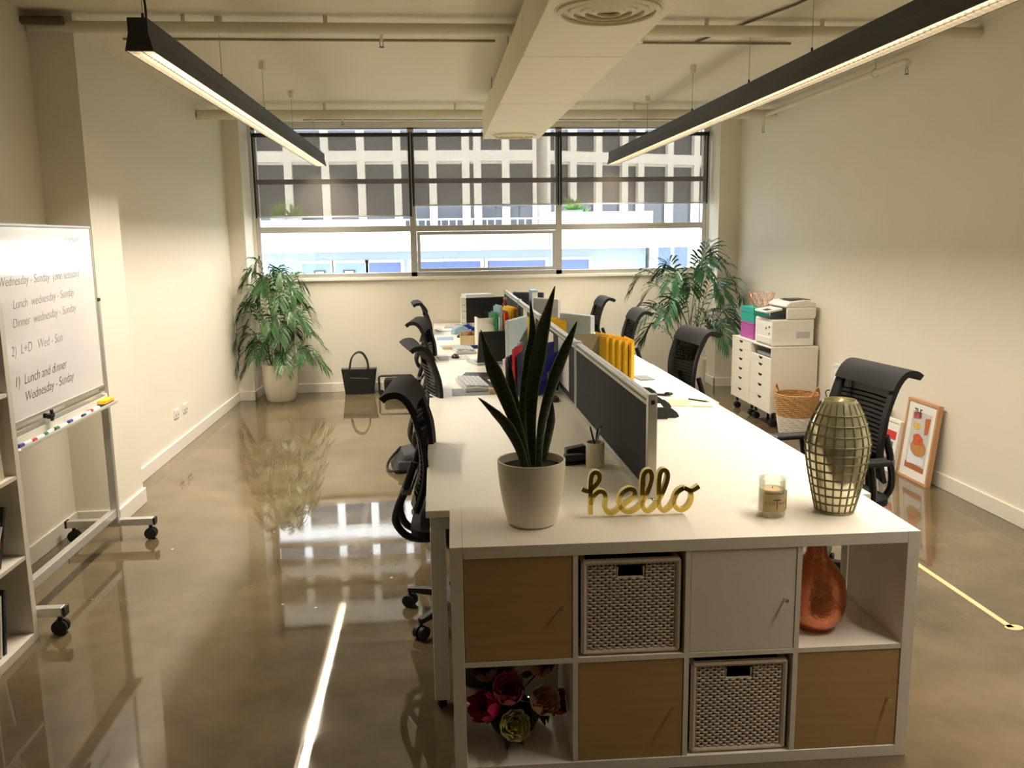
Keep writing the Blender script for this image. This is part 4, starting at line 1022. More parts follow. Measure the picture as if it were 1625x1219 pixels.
# right side
gR = 'yellow folders standing on the second right desk'
for k in range(5):
    folder(1.030 + k * .034, 2.98 - k * .045, R(10 - 2 * k), .25, .018, .30 - .003 * k, YEL, ['yellow folder next to the brown document holder', 'second yellow folder of the right-hand row', 'middle yellow folder of the right-hand row', 'fourth yellow folder of the right-hand row', 'yellow folder nearest the right desk edge'][k], gR)
upright(.900, 3.02, R(4), .26, .10, .30, mat('brown kraft holder', (150, 138, 108), .7), 'brown document holder beside the right-hand yellow folders', slope=False)
folder(.80, 3.95, R(60), .34, .05, .32, YEL, 'large yellow box folder leaning over the divider', 'tall things behind the second divider')
monitor(1.02, 3.78, R(120), 'silver monitor behind the nearest yellow folders', w=.36, h=.27, base=.10, scr=SCREENG, body=mat('silver monitor case', (190, 202, 206), .35), th=.04)
monitor(1.00, 5.35, R(125), 'far silver monitor on the right desks', w=.34, h=.26, base=.12, scr=SCREENG, body=LGREY, th=.04)
monitor(.92, 6.30, R(150), 'dark monitor at the far end of the right desks', w=.34, h=.26, base=.12, scr=SCREEN, body=DGREY)
dl_ = thing('file_binder', 'tall pale blue binder at far right desks', 'binder', (.90, 5.70, Z))
obj('binder_cover', MB().box(-.03, .03, -.11, .11, 0, .44), LBLUE, dl_, bev=.004); obj('binder_pages', MB().box(-.024, .024, -.115, -.111, .01, .42), PAPER, dl_)
sheet(1.33, 3.05, .1, .10, .17, 'small grey card on the right desk by the yellow folders', GREYP, name='notebook', cat='notebook', th=.006)
sheet(1.17, 2.20, .25, .30, .42, 'large white printed sheet beside the black letter tray', PAPER)
nb = thing('magazine', 'open cream magazine near the right desk edge', 'magazine', (1.355, 2.16, Z), R(-12))
obj('magazine_cover', MB().box(-.14, .14, -.105, .105, 0, .008), mat('cream magazine paper', (226, 214, 182), .6, noise=(18, .25)), nb, bev=.001); obj('printed_panel', MB().box(-.10, .02, -.08, .07, .008, .0085), BEIGE, nb)
lh = thing('paper_clip_bar', 'black clip bar across the papers on the right desk', 'clip', (1.20, 2.44, Z + .0018), R(-22))
obj('clip_bar', MB().box(-.16, .12, -.012, .012, 0, .012), BLACK, lh, bev=.004); obj('clip_knob', MB().sphere((.13, 0, .013), .02, 12, 8, (1.3, .9, .6)), BLACK, lh, True)
pn = thing('pen', 'black pen on the cream magazine', 'pen', (1.43, 2.18, Z + .0125), R(-50)); obj('pen_barrel', MB().cyl((-.06, 0, 0), (.06, 0, 0), .004, 8), BLACK, pn, True); obj('pen_cap', MB().cyl((.06, 0, 0), (.075, 0, 0), .003, 8), GREYP, pn)
# letter trays
lt = thing('letter_tray', 'two-tier black letter tray behind the divider post', 'tray', (1.02, 1.90, Z), R(-6))
for q, (z0, l, hh) in enumerate(((0, .33, .062), (.078, .25, .05))):
    tr_ = obj('tray_shell', MB().box(-.13, -.13 + l - .06, -.12, .12, z0, z0 + .004), BLACK, lt)
    for s in (-.12, .117):
        x1_ = -.13 + l
        obj('tray_side', MB().prism([(-.13, z0 + .004), (x1_ - .02, z0 + .004), (x1_, z0 + .012), (x1_ - .012, z0 + hh * .55), (x1_ - .04, z0 + hh * .9), (x1_ - .09, z0 + hh), (-.13, z0 + hh)], 'y', s, s + .003), BLACK, tr_)
    obj('tray_papers', MB().box(-.12, -.13 + l - .07, -.11, .11, z0 + .005, z0 + hh * .72), PAPER, tr_)
obj('tray_riser', MB().cyl((-.1, -.1, .062), (-.1, -.1, .078), .006, 8).cyl((.05, -.1, .062), (.05, -.1, .078), .006, 8).cyl((-.1, .1, .062), (-.1, .1, .078), .006, 8), WIREM, lt)

# ------------------------------------------------------------------ palms
def leafmat(n_, a): return mat(n_, a, 0.42, noise=(5, 0.35))
def palm(label, loc, pot, nfr, hmin, hmax, spread, green, seed, lean=None, leafl=.16, droop=(.1, .4), leafw=.022, fixed=(), corner=-9):
    rr = random.Random(seed)
    t = thing('potted_palm', label, 'plant', loc)
    r0, r1, h = pot
    obj('pot', MB().lathe([(.001, 0), (r0, 0), (r0 * 1.12, .02), (r0 * 1.3, h * .4), (r1 * .98, h * .75), (r1, h), (r1 * .93, h), (r1 * .9, h * .9), (.001, h * .9)], 40), POTW, t, True)
    obj('soil', MB().lathe([(.001, h * .93), (r1 * .91, h * .91)], 24), SOIL, t, True)
    L1 = leafmat('palm leaf', green)
    specs = list(fixed)
    for k in range(nfr):
        f = k / max(1, nfr - 1); a = k * 2.399 + rr.uniform(-.3, .3)
        specs.append((a, hmin + (hmax - hmin) * f + rr.uniform(-.05, .05), spread * (1.0 - .45 * f) * rr.uniform(.8, 1.1)))
    xmax_, ymax_ = lean
    for (a, top, out) in specs:
        d = Vector((math.cos(a), math.sin(a), 0))
        if d.y > 0 and d.y * out > ymax_: d.y = ymax_ / out
        if d.x * out > xmax_[1]: d.x = xmax_[1] / out
        if d.x * out < -xmax_[0]: d.x = -xmax_[0] / out
        b0 = Vector((rr.uniform(-.5, .5) * r1, rr.uniform(-.5, .5) * r1, h * .9))
        mid = b0 * .8 + d * out * .28 + Vector((0, 0, (top - h) * .72))
        end1 = d * out * .68 + Vector((0, 0, top)); end2 = d * out + Vector((0, 0, top - out * .30))
        P = crom([b0, mid, end1, end2], 9)
        for pp in P:
            if pp.x < corner: pp.y = min(pp.y, .01)
        fr = obj('frond', MB().tube(P, [max(.0012, .0055 * (1 - i / len(P))) for i in range(len(P))], 5), L1, t, True)
        m = MB(); n = len(P); st = int(n * .45)
        for i in range(st, n):
            for sub in (0,):
                if i == n - 1 and sub: continue
                p = P[i].lerp(P[min(i + 1, n - 1)], sub); tg = (P[min(i + 1, n - 1)] - P[i - 1]).normalized()
                q = (i + sub - st) / (n - st); ll = leafl * (math.sin(PI * (.15 + .70 * q)) * .95 + .25)
                sdv = tg.cross(Vector((0, 0, 1)))
                if sdv.length < .1: sdv = Vector((-d.y, d.x, 0))
                sdv.normalize()
                for s in (-1, 1):
                    dr = (sdv * s * (1.0 - .55 * q) + tg * (.55 + .5 * q) + Vector((0, 0, rr.uniform(.0, .28)))).normalized()
                    dp = rr.uniform(*droop) * ll
                    pts_ = [p, p + dr * ll * .35, p + dr * ll * .7 + Vector((0, 0, -dp * .35)), p + dr * ll * .95 + Vector((0, 0, -dp))]
                    for pp in pts_[1:]:
                        pp.y = min(pp.y, ymax_ if pp.x > corner else min(ymax_, .02)); pp.x = max(-xmax_[0], min(xmax_[1], pp.x))
                    wv_ = tg - dr * tg.dot(dr); wv_ = (wv_.normalized() + Vector((0, 0, .35 * s))).normalized() * leafw * .5
                    m.add([p, pts_[1] + wv_, pts_[1] - wv_, pts_[2] + wv_ * .85, pts_[2] - wv_ * .85, pts_[3]], [(0, 1, 2), (1, 3, 4, 2), (3, 5, 4)])
        obj('leaflets', m, L1, fr)
    return t
palm('bushy potted palm in a cream pot in the left corner', (-1.70, 6.76, 0), (.135, .185, .40), 34, .50, 1.44, .50, (50, 88, 44), 21, ((.42, .56), .40), .15, leafw=.019, droop=(.30, .65), corner=-.255)
palm('tall feathery palm in the right window corner', (2.66, 6.50, 0), (.14, .19, .38), 17, .72, 1.52, .66, (40, 84, 50), 8, ((.66, .60), .30), .21, leafw=.022, droop=(.15, .45), fixed=((.2, 1.55, .25), (2.8, 1.30, .62), (.1, 1.2, .6), (3.4, .95, .62), (-.4, .9, .55)))

# ------------------------------------------------------------------ drawer cabinets with casters
def cabinet(y0, y1, label, open_top):
    x0, x1 = 2.86, XR - .022; zb_, zt_ = .125, .715; w = y1 - y0; d = x1 - x0
    t = thing('drawer_cabinet', label, 'cabinet', (x0, y0, 0), group='white drawer cabinets on casters')
    obj('carcass', MB().box(.019, d, 0, w, zb_, zb_ + .014).box(.0, d, 0, w, zt_ - .014, zt_).box(.0, d, 0, .014, zb_, zt_ - .014).box(0, d, w - .014, w, zb_, zt_ - .014).box(d - .01, d, .014, w - .014, zb_ + .014, zt_ - .014), TRIM, t, bev=.0015)
    n = 6; hh = [(.075, 4), (.125, 2)]
    z = zt_ - .016 - (.085 if open_top else 0); hs_ = [.078, .078, .085, .085, .10, .105] if not open_top else [.055, .085, .085, .10, .12]
    tot = z - (zb_ + .002); sc__ = tot / sum(hs_)
    for h in hs_:
        h *= sc__
        dr = obj('drawer', MB().box(.0, .018, .0165, w - .0165, z - h + .002, z), TRIM, t, bev=.0012)
        m = MB(); nn = 14; vs = [(-.0006, w / 2 + .045 * math.cos(PI * q / nn), z - .008 - .022 * math.sin(PI * q / nn)) for q in range(nn + 1)]
        m.prism([(v[1], v[2]) for v in vs], 'x', -.0008, .0002); obj('handle_cutout', m, BLACKM, dr)
        z -= h
    for (cx_, cy_) in ((.05, .05), (.05, w - .05), (d - .05, .05), (d - .05, w - .05)):
        c = MB().cyl((cx_, cy_, .07), (cx_, cy_, zb_), .012, 10)
        for s in (-1, 1): c.cyl((cx_, cy_ + s * .006, .030), (cx_, cy_ + s * .024, .030), .030, 16)
        obj('caster', c, BLACKM, t, True)
    if open_top:
        obj('stored_papers', MB().box(.03, d - .03, .05, w - .08, zt_ - .10, zt_ - .07), GREYP, t)
cabinet(4.70, 5.195, 'near white drawer cabinet carrying the printer', True)
cabinet(5.205, 5.70, 'far white drawer cabinet carrying the coloured boxes', False)

# printer
ZC = .716
PRW = mat('white printer plastic', (236, 234, 226), .4)
pr = thing('printer', 'white multifunction printer on the near drawer cabinet', 'printer', (2.87, 4.735, ZC))
obj('lower_body', MB().box(0, .38, 0, .40, .004, .235), PRW, pr, bev=.012)
obj('scanner_bed', MB().prism([(.13, .237), (.38, .237), (.39, .262), (.39, .335), (.13, .335)], 'y', -.005, .405), PRW, pr, bev=.008)
obj('document_feeder', MB().prism([(.12, .336), (.39, .336), (.39, .375), (.30, .40), (.16, .385), (.12, .36)], 'y', 0, .40), PRW, pr, bev=.008)
obj('feeder_slot', MB().box(.18, .36, .06, .30, .397, .4015), BLACK, pr)
obj('output_well', MB().box(.01, .128, .03, .37, .2355, .240), DGREY, pr)
obj('well_back', MB().box(.1295, .1297, .02, .38, .24, .33), BLACK, pr)
cp = obj('control_panel', MB().box(-.05, .10, .02, .30, .300, .322, Matrix.Rotation(R(-10), 3, 'Y')), PRW, pr, bev=.008)
obj('touch_screen', MB().box(-.035, .02, .05, .17, .3225, .3235, Matrix.Rotation(R(-10), 3, 'Y'), (.025, .16, .311)), DGREY, cp)
obj('paper_tray', MB().box(-.004, .0, .02, .38, .02, .075), PRW, pr, bev=.002)
obj('front_button', MB().box(-.002, 0.0, .05, .075, .16, .175).box(-.002, 0, .12, .145, .14, .16).box(-.002, 0, .05, .07, .10, .115), DGREY, pr)
obj('side_vent', MB().box(.22, .34, -.0012, .0, .10 - .03, .125), LGREY, pr)
# boxes, wire basket
b1 = thing('storage_box', 'purple storage box under the teal one', 'box', (2.90, 5.26, ZC), 0); obj('box_body', MB().box(0, .25, 0, .33, 0, .135), PURP, b1, bev=.002); obj('box_lid', MB().box(-.003, .253, -.003, .333, .136, .155), PURP, b1, bev=.002)
b2 = thing('storage_box', 'teal storage box stacked on the purple one', 'box', (2.90, 5.26, ZC + .1558), 0); obj('box_body', MB().box(0, .25, 0, .33, 0, .085), TEAL, b2, bev=.002); obj('box_lid', MB().box(-.003, .253, -.003, .333, .086, .14), TEAL, b2, bev=.002)
wbk = thing('wire_basket', 'copper wire basket on top of the teal box', 'basket', (3.03, 5.42, ZC + .2965))
m = MB(); n = 12
rings = [(.065, .004), (.10, .06), (.125, .13)]
P_ = [[Vector((r * math.cos(2 * PI * (k + (i % 2) * .5) / n), r * math.sin(2 * PI * (k + (i % 2) * .5) / n), z)) for k in range(n)] for i, (r, z) in enumerate(rings)]
for i, ring in enumerate(P_): m.tube(ring, .0022, 6, closed=True)
for i in range(2):
    for k in range(n):
        m.tube([P_[i][k], P_[i + 1][k]], .002, 5); m.tube([P_[i][k], P_[i + 1][(k - 1) % n if i % 2 == 0 else (k + 1) % n]], .002, 5)
obj('wire_body', m, COPW, wbk, True)
m = MB()
for k in range(3): m.tube([P_[0][k * 2], P_[0][k * 2 + 6]], .002, 5)
obj('wire_bottom', m, COPW, wbk, True)

# seagrass basket
sb = thing('seagrass_basket', 'seagrass basket with white bottom before the drawer cabinet', 'basket', (3.00, 4.46, 0))
def spiral(z0, z1, n, rf, tw):
    m = MB()
    for k in range(n):
        z = z0 + (z1 - z0) * (k + .5) / n; r = rf(z)
        m.tube([(r * (1 + .012 * math.sin(j * 1.57 + k * 1.6)) * math.cos(2 * PI * j / 48), r * (1 + .012 * math.sin(j * 1.57 + k * 1.6)) * math.sin(2 * PI * j / 48), z) for j in range(48)], (z1 - z0) / n * .58, 6, closed=True)
    return m
rf = lambda z: .128 + .05 * min(1, z / .33) ** .8
obj('white_base', spiral(.008, .165, 12, rf, 0).lathe([(.001, .006), (.125, .006), (.125, .012), (.001, .012)], 32), SEAW, sb, True, label='white painted lower half')
obj('woven_upper', spiral(.165, .355, 14, rf, 0), SEAG, sb, True)
for s in (0, 1):
    a0 = (-PI * .30) if s else PI * .80
    pts = []
    for q in range(9):
        f = q / 8; a = a0 + (f - .5) * .75; pts.append((.182 * math.cos(a), .182 * math.sin(a), .345 + .075 * math.sin(PI * f)))
    obj('handle', MB().tube(crom(pts, 3), .008, 8), SEAG, sb, True)

# picture frames leaning on the right wall
def picture(y0, w, h, tilt, frame_m, fw_, depth, xf, label, art, cat='picture', name='framed_picture'):
    """frame facing -X, standing on the floor and leaning back onto the wall"""
    t = thing(name, label, cat, (xf, y0, .001), 0)
    t.rotation_euler = (0, tilt, 0)
    obj('frame', MB().box(0, depth, 0, w, 0, fw_).box(0, depth, 0, w, h - fw_, h).box(0, depth, 0, fw_, fw_, h - fw_).box(0, depth, w - fw_, w, fw_, h - fw_), frame_m, t, bev=.0015)
    obj('mount', MB().box(.006, .012, fw_, w - fw_, fw_, h - fw_), PAPER, t)
    art(t, w, h)
    return t
def quad_poly(mb, pts, x): mb.prism(pts, 'x', x - .0006, x)
def art_food(t, w, h):
    # y runs away from the camera: the picture's right-hand side is at small y
    a = obj('print', MB().box(.0052, .006, w * .17, w * .80, h * .14, h * .86), mat('pale table print', (206, 204, 200), .5, noise=(9, .08)), t)
    def poly(nm_, pts, m, x=.0050): mm = MB(); mm.prism([(w * p[0], h * p[1]) for p in pts], 'x', x - .0005, x); obj(nm_, mm, m, a)
    def ell(cx_, cy_, rx, ry, n=18): return [(cx_ + rx * math.cos(2 * PI * k / n), cy_ + ry * math.sin(2 * PI * k / n)) for k in range(n)]
    poly('printed_board', [(.17, .14), (.80, .14), (.80, .22), (.17, .20)], mat('printed board', (176, 104, 62), .6))
    poly('printed_napkin', [(.20, .23), (.74, .20), (.76, .42), (.50, .34), (.22, .30)], mat('printed napkin', (228, 230, 238), .6), .0045)
    poly('printed_burger', ell(.45, .42, .25, .105), mat('printed bun', (190, 140, 80), .6, noise=(30, .3)), .0040)
    poly('printed_filling', [(.30, .47), (.62, .44), (.66, .56), (.50, .60), (.34, .55)], mat('printed filling', (206, 96, 62), .6, noise=(30, .3)), .0035)
    poly('printed_glass', [(.22, .62), (.33, .60), (.36, .80), (.19, .82)], mat('printed beer glass', (196, 112, 58), .5), .0045)
    poly('printed_bowl', ell(.60, .68, .13, .045), mat('printed bowl', (222, 190, 96), .5, noise=(40, .3)), .0045)
    poly('printed_flag', [(.50, .78), (.74, .76), (.76, .84), (.50, .85)], mat('printed red cloth', (190, 90, 100), .6, noise=(60, .5)), .0045)
    for k, ch_ in enumerate('THE'):
        mt = Matrix(((0, 0, -1, .0042), (-1, 0, 0, w * (.76 - .085 * k)), (0, 1, 0, h * .80), (0, 0, 0, 1)))
        text_obj('poster_letter', ch_, .075, INK, a, mt, 0, .0002)
def art_red(t, w, h):
    a = obj('print', MB().box(.0052, .006, w * .22, w * .80, h * .20, h * .58), mat('blue sea print', (92, 124, 164), .5, noise=(14, .35)), t)
    obj('printed_header', MB().box(.0052, .006, w * .14, w * .86, h * .62, h * .78), mat('printed red banner', (214, 62, 58), .5, noise=(60, .12)), a)
    mm = MB(); mm.prism([(w * .42, h * .24), (w * .60, h * .24), (w * .54, h * .40), (w * .42, h * .50), (w * .38, h * .38)], 'x', .0045, .005); obj('printed_figure', mm, mat('printed figure', (200, 160, 140), .6), a)
    mm = MB(); mm.prism([(w * .24, h * .42), (w * .40, h * .38), (w * .38, h * .55), (w * .26, h * .55)], 'x', .0045, .005); obj('printed_rock', mm, mat('printed rock', (96, 96, 96), .6), a)
def art_plain(t, w, h):
    obj('print', MB().box(.0052, .006, w * .2, w * .8, h * .2, h * .8), mat('pale grey print', (222, 220, 212), .6), t)
FRW = mat('white picture frame', (240, 236, 226), .4)
picture(2.80, .37, .555, R(6), OAK, .020, .035, 3.188, 'oak framed food poster leaning on the right wall', art_food)
picture(3.17, .26, .375, R(8), FRW, .022, .035, 3.150, 'white framed picture with red banner leaning by the oak frame', art_red)
picture(3.46, .30, .44, R(5), FRW, .022, .035, 3.20, 'plain white frame leaning behind the red banner picture', art_plain)
picture(4.06, .30, .62, R(4), FRW, .022, .030, 3.21, 'tall white frame leaning behind the near right chair', art_plain)

# outlets
def outlet(x, y, z, side, label, n=1):
    t = thing('wall_outlet', label, 'outlet', (x, y, z))
    s = side
    obj('outlet_plate', MB().box(min(0, s * .008), max(0, s * .008), -.058, .058, -.037, .037), TRIM, t, bev=.003)
    m = MB()
    for dy_ in (-.03, .03): m.box(min(s * .008, s * .0095), max(s * .008, s * .0095), dy_ - .010, dy_ + .010, -.022, -.006)
    obj('outlet_slots', m, GREYP, t); obj('outlet_switch', MB().box(min(s * .008, s * .011), max(s * .008, s * .011), -.02, -.008, .01, .026).box(min(s * .008, s * .011), max(s * .008, s * .011), .008, .02, .01, .026), PAPER, t)
outlet(-2.147, 4.58, .315, 1, 'nearer white wall outlet on the left wall')
outlet(-2.147, 4.82, .315, 1, 'farther white wall outlet on the left wall')
outlet(XR, 4.36, .41, -1, 'white outlet on the right wall with a black plug')
cb_ = thing('power_cord', 'black printer power cord plugged in the right wall', 'cord', (XR - .03, 4.36, .40))
obj('cord', MB().tube(crom([(-.02, 0, -.01), (-.07, -.01, -.02), (-.07, -.06, -.10), (-.06, -.10, -.25), (-.03, -.12, -.385), (.0, -.02, -.39)], 6), .005, 8), BLACKM, cb_, True)
obj('plug', MB().cyl((.018, 0, -.01), (-.022, 0, -.01), .02, 14), BLACK, cb_, True)

# bags
hb = thing('handbag', 'black handbag standing against the window wall', 'bag', (-.895, 7.06, 0))
obj('bag_body', MB().add([(-.155, -.07, 0), (.155, -.07, 0), (.155, .07, 0), (-.155, .07, 0), (-.195, -.035, .285), (.195, -.035, .285), (.195, .035, .285), (-.195, .035, .285)], [(0, 3, 2, 1), (4, 5, 6, 7), (0, 1, 5, 4), (1, 2, 6, 5), (2, 3, 7, 6), (3, 0, 4, 7)]), mat('black leather', (20, 20, 22), .3, bump=(80, .1)), hb, bev=.008)
for s in (-.038, .038):
    obj('handle', MB().tube(crom([(-.10, s, .21), (-.10, s, .30), (-.075, s, .40), (-.02, s, .455), (.04, s, .45), (.085, s, .38), (.10, s, .30), (.10, s, .21)], 5), .008, 8), BLACK, hb, True)
obj('zip', MB().box(-.10, .10, -.0565, -.0545, .175, .183, Matrix.Rotation(.06, 3, 'Y')), CHROME, hb)
tg_ = thing('trolley_bag', 'black folded trolley bag behind the far left chairs', 'bag', (-.50, 6.98, 0))
obj('bag_body', MB().box(-.12, .20, -.08, .10, .015, .17), BLACKM, tg_, bev=.02)
obj('bag_handle', MB().tube([(-.17, -.09, .03), (-.17, -.09, .20), (-.15, -.09, .215), (.18, -.09, .215), (.20, -.09, .20), (.20, -.09, .03)], .012, 8), BLACK, tg_, True)
for s in (-.15, .17): obj('wheel', MB().cyl((s, -.10, .03), (s, -.07, .03), .03, 14), BLACKM, tg_, True)
bp_ = thing('backpack', 'dark backpack lying on the floor by the left chairs', 'bag', (-.26, 3.80, 0), R(10))
obj('bag_body', MB().add([(-.13, -.16, 0), (.14, -.16, 0), (.14, .18, 0), (-.13, .18, 0), (-.05, -.13, .13), (.12, -.13, .16), (.12, .15, .17), (-.04, .15, .14)], [(0, 3, 2, 1), (4, 5, 6, 7), (0, 1, 5, 4), (1, 2, 6, 5), (2, 3, 7, 6), (3, 0, 4, 7)]), mat('black nylon', (30, 31, 34), .7, bump=(60, .3)), bp_, bev=.03)
obj('bag_pocket', MB().box(-.10, .09, -.155, -.13, .02, .09, Matrix.Rotation(-.18, 3, 'X')), DGREY, bp_, bev=.012)
obj('shoulder_strap', MB().tube(crom([(-.04, .10, .14), (-.13, .06, .06), (-.16, 0, .012), (-.14, -.10, .012), (-.09, -.155, .03)], 5), .010, 6), BLACK, bp_, True)
bn = thing('waste_bin', 'black waste bin under the near left desk corner', 'bin', (.13, .66, 0))
obj('bin_body', MB().lathe([(.001, 0), (.115, 0), (.14, .36), (.145, .37), (.132, .37), (.11, .012), (.001, .012)], 28), BLACK, bn, True)
obj('bin_liner', MB().lathe([(.1465, .33), (.149, .375), (.146, .385), (.130, .378)], 28), mat('clear grey liner', (170, 172, 176), .4), bn, True)

# flat mottled cream strip on the floor with a rounded near end
tpf = tag(obj('floor_strip', MB().box(-.014, .014, 0, .95, 0, .0012).lathe([(.001, .0012), (.04, .0012), (.04, 0)], 9, (0.012, 0, 0), 1.0, .7), mat('mottled cream colour', (222, 200, 150), .5, noise=(60, .15))), 'strip of mottled cream colour on the floor at right', 'tape')
tpf.location = (2.405, .80, 0)

# ------------------------------------------------------------------ whiteboard on wheels
wx = -1.85
ws_ = thing('whiteboard', 'rolling whiteboard with handwritten notes by the left wall', 'whiteboard', (wx, 0, 0))
y0w, y1w = 1.235, 2.335
obj('board_panel', MB().box(-.008, .008, y0w, y1w, .925, 1.760), WBOARD, ws_)
obj('board_frame', MB().box(-.012, .012, y0w - .012, y1w + .012, .910, .925).box(-.012, .012, y0w - .012, y1w + .012, 1.760, 1.772).box(-.012, .012, y0w - .012, y0w, .925, 1.76).box(-.012, .012, y1w, y1w + .012, .925, 1.76), ALU, ws_, bev=.002)
for yy in (1.205, 2.375):
    p = obj('stand_upright', MB().box(-.035, .005, yy, yy + .035, .115, 1.37), ALU, ws_, bev=.004)
    obj('upright_cap', MB().box(-.037, .007, yy - .002, yy + .037, 1.371, 1.39), BLACK, p, bev=.004)
# the foot whose wheel shows near the shelf, and the far one
for yy in (1.20, 2.42):
    f = obj('foot', MB().box(-.30, .175, yy, yy + .045, .085, .125), ALU, ws_, bev=.004)
    for e in (-.312, .176): obj('foot_cap', MB().box(e, e + .012, yy - .001, yy + .046, .083, .127), BLACK, f, bev=.003)
    for e in (-.27, .155):
        c = MB().cyl((e, yy + .022, .05), (e, yy + .022, .085), .010, 10)
        for s in (-1, 1): c.cyl((e, yy + .022 + s * .005, .033), (e, yy + .022 + s * .022, .033), .033, 16)
        obj('caster', c, BLACKM, f, True)
obj('lower_beam', MB().box(-.035, .0, 1.205, 2.42, .155, .20), ALU, ws_, bev=.003)
obj('lower_beam_bracket', MB().box(-.036, .002, 1.20, 1.245, .125, .156), ALU, ws_)
tr_ = obj('pen_tray', MB().box(.0125, .065, 1.24, 2.36, .815, .820).box(.0125, .016, 1.24, 2.36, .820, .86).box(.063, .066, 1.24, 2.36, .820, .832).box(-.02, .0125, 2.33, 2.36, .815, .87), WHITEM, ws_)
obj('middle_beam', MB().box(-.030, .0, 1.205, 2.375, .84, .88), ALU, ws_, bev=.003)
kn = obj('clamp_knob', MB().cyl((.0, 1.62, .895), (.03, 1.62, .895), .012, 10), BLACK, ws_, True)
obj('knob_wings', MB().box(.022, .04, 1.595, 1.645, .884, .906).box(.03, .042, 1.61, 1.63, .87, .925), BLACK, kn, bev=.004)
def board_text(body, y, z, size, m, rot=0.0):
    mt = Matrix(((0, 0, 1, .0086), (1, 0, 0, y), (0, 1, 0, z), (0, 0, 0, 1))) @ Matrix.Rotation(rot, 4, 'Z')
    text_obj('handwriting', body, size, m, ws_, mt, .25, .0001)
board_text('3) Wednesday - Sunday  (one session)', 1.25, 1.505, .058, INKL, .01)
board_text('Lunch  wednesday - Sunday', 1.42, 1.405, .058, INKL, .03)
board_text('Dinner  wednesday - Sunday', 1.40, 1.325, .058, INKL, .03)
board_text('2)  L+D   Wed - Sun', 1.36, 1.205, .062, INKL, .02)
board_text('1)  Lunch and dinner', 1.36, 1.070, .064, INK, .02)
board_text('Wednesday - Sunday', 1.44, .995, .062, INK, .03)
board_text('16 sessions', 2.00, 1.69, .042, INKL, .0)
cols = [(NAVY, 'blue'), (RED, 'red'), (mat('green marker', (20, 110, 60), .4), 'green'), (PAPER, 'white')]
mk = [(1.36, BLUE, 'blue marker at the near end of the pen tray'), (1.46, RED, 'red marker beside the near blue one'), (1.58, GREEN, 'green marker in the middle of the pen tray'), (1.70, GREEN, 'second green marker on the pen tray'), (1.86, BLUE, 'blue marker past the middle of pen tray'), (2.00, NAVY, 'navy marker on the pen tray'), (2.12, RED, 'red marker next to the yellow eraser')]
for i, (y, mm, lb_) in enumerate(mk):
    t = thing('whiteboard_marker', lb_, 'marker', (wx + .036 + .006 * (i % 2), y, .8285), R(90 + (i % 3 - 1) * 4), 'markers on the whiteboard tray')
    obj('marker_barrel', MB().cyl((-.035, 0, 0), (.04, 0, 0), .008, 12), PAPER, t, True); obj('marker_cap', MB().cyl((-.072, 0, 0), (-.035, 0, 0), .0085, 12), mm, t, True)
er = thing('board_eraser', 'yellow eraser at the far end of the pen tray', 'eraser', (wx + .040, 2.265, .8205))
obj('eraser_felt', MB().box(-.022, .020, -.06, .06, 0, .014), DGREY, er); obj('eraser_top', MB().box(-.022, .020, -.06, .06, .0143, .034), YEL, er, bev=.003)

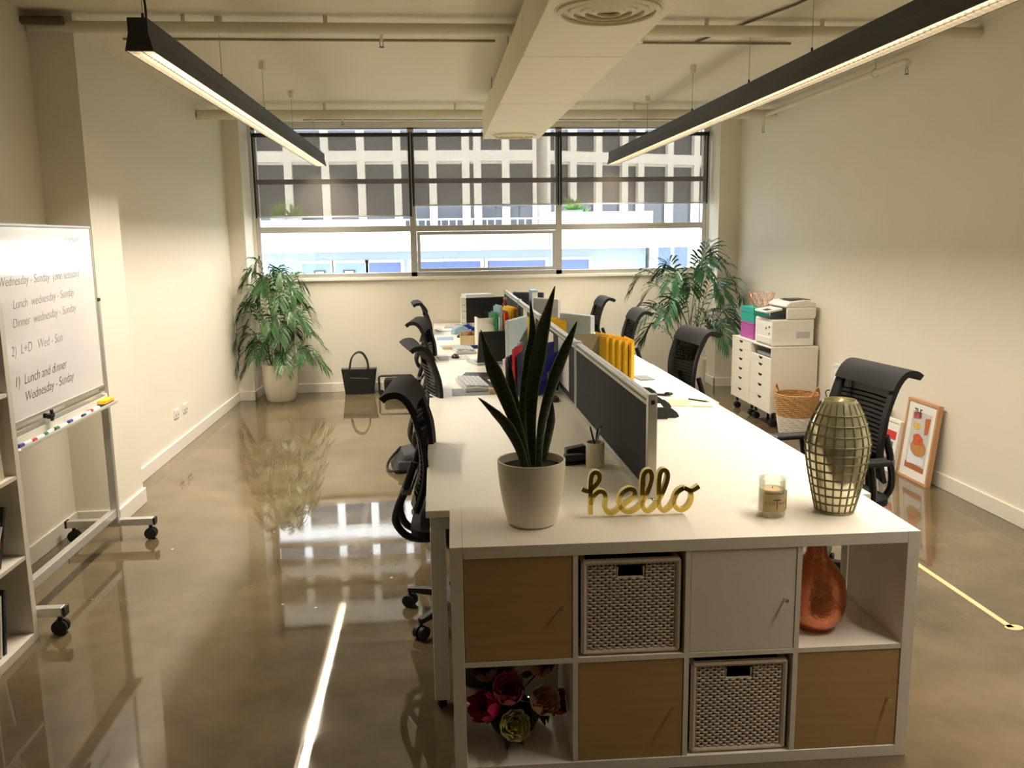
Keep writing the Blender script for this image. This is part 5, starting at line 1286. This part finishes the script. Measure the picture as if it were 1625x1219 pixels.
# ------------------------------------------------------------------ bookcase at the left edge
bs = thing('bookcase', 'tall white cube bookcase at the left edge', 'bookcase', (-1.774, .42, 0))
BD = .39; BW = .77; BH = 1.455
obj('side_panel', MB().box(-BD, 0, 0, T, 0, BH), SHELFW, bs, bev=.0015); obj('side_panel', MB().box(-BD, 0, BW - T, BW, 0, BH), SHELFW, bs, bev=.0015)
obj('top_panel', MB().box(-BD, 0, T, BW - T, BH - T, BH), SHELFW, bs, bev=.0015); obj('bottom_panel', MB().box(-BD, 0, T, BW - T, 0, T), SHELFW, bs, bev=.0015)
ch4 = (BH - 2 * T - 3 * .016) / 4
lev = [T + k * (ch4 + .016) for k in range(4)]
for k in range(1, 4): obj('shelf_board', MB().box(-BD, -.002, T, BW - T, lev[k] - .016, lev[k]), SHELFW, bs)
obj('divider_panel', MB().box(-BD, -.002, BW / 2 - .008, BW / 2 + .008, T, BH - T), SHELFW, bs)
obj('back_panel', MB().box(-BD, -BD + .004, T, BW - T, T, BH - T), SHELFW, bs)
def book(y, z, th, h, d, m, label, lean=0.0, name='book', cat='book', grp='books and files in the left bookcase'):
    t = thing(name, label, cat, (-1.80, y, z + .0008 + (th * math.sin(R(-lean)) if lean < 0 else 0)), 0, grp); t.rotation_euler = (R(lean), 0, 0)
    obj('book_cover', MB().box(-d, 0, 0, .0025, 0, h).box(-d, 0, th - .0025, th, 0, h).box(-.0025, 0, .0025, th - .0025, 0, h), m, t)
    obj('book_pages', MB().box(-d + .006, -.004, .0028, th - .0028, .004, h - .005), PAPER, t)
yb = .42
KR = mat('cream ring binder', (214, 204, 180), .6)
book(yb + .66, lev[3], .024, .27, .22, DGREY, 'dark book at the right end of the top shelf', 3)
book(yb + .63, lev[3], .024, .28, .22, BLACK, 'black book next to the dark one on the top shelf', 3)
book(yb + .595, lev[3], .03, .25, .22, INK, 'charcoal book third from the right on top shelf', 2)
book(yb + .645, lev[2], .040, .28, .24, KR, 'cream binder at the right end of the second shelf', 4, 'binder', 'binder')
book(yb + .595, lev[2], .040, .285, .24, KR, 'cream binder beside the rightmost one, second shelf', 4, 'binder', 'binder')
book(yb + .545, lev[2], .038, .28, .24, PAPER, 'white binder third from the right, second shelf', 4, 'binder', 'binder')
book(yb + .56, lev[1], .02, .25, .24, BLACK, 'black leaning folder on the third shelf down', -22)
for k in range(4):
    book(yb + .50 + k * .006, lev[1], .006, .235 - .02 * k, .22, (PAPER, NAVY, PAPER, RED)[k], ['thin white', 'thin navy', 'slim pale', 'thin red'][k] + ' brochure leaning in the third shelf', -26 - 4 * k, 'brochure', 'brochure')
book(yb + .53, lev[0], .018, .26, .24, BLACK, 'black folder leaning on the bottom shelf', -10)
book(yb + .50, lev[0], .012, .25, .24, PAPER, 'white folder leaning on the bottom shelf', -10)
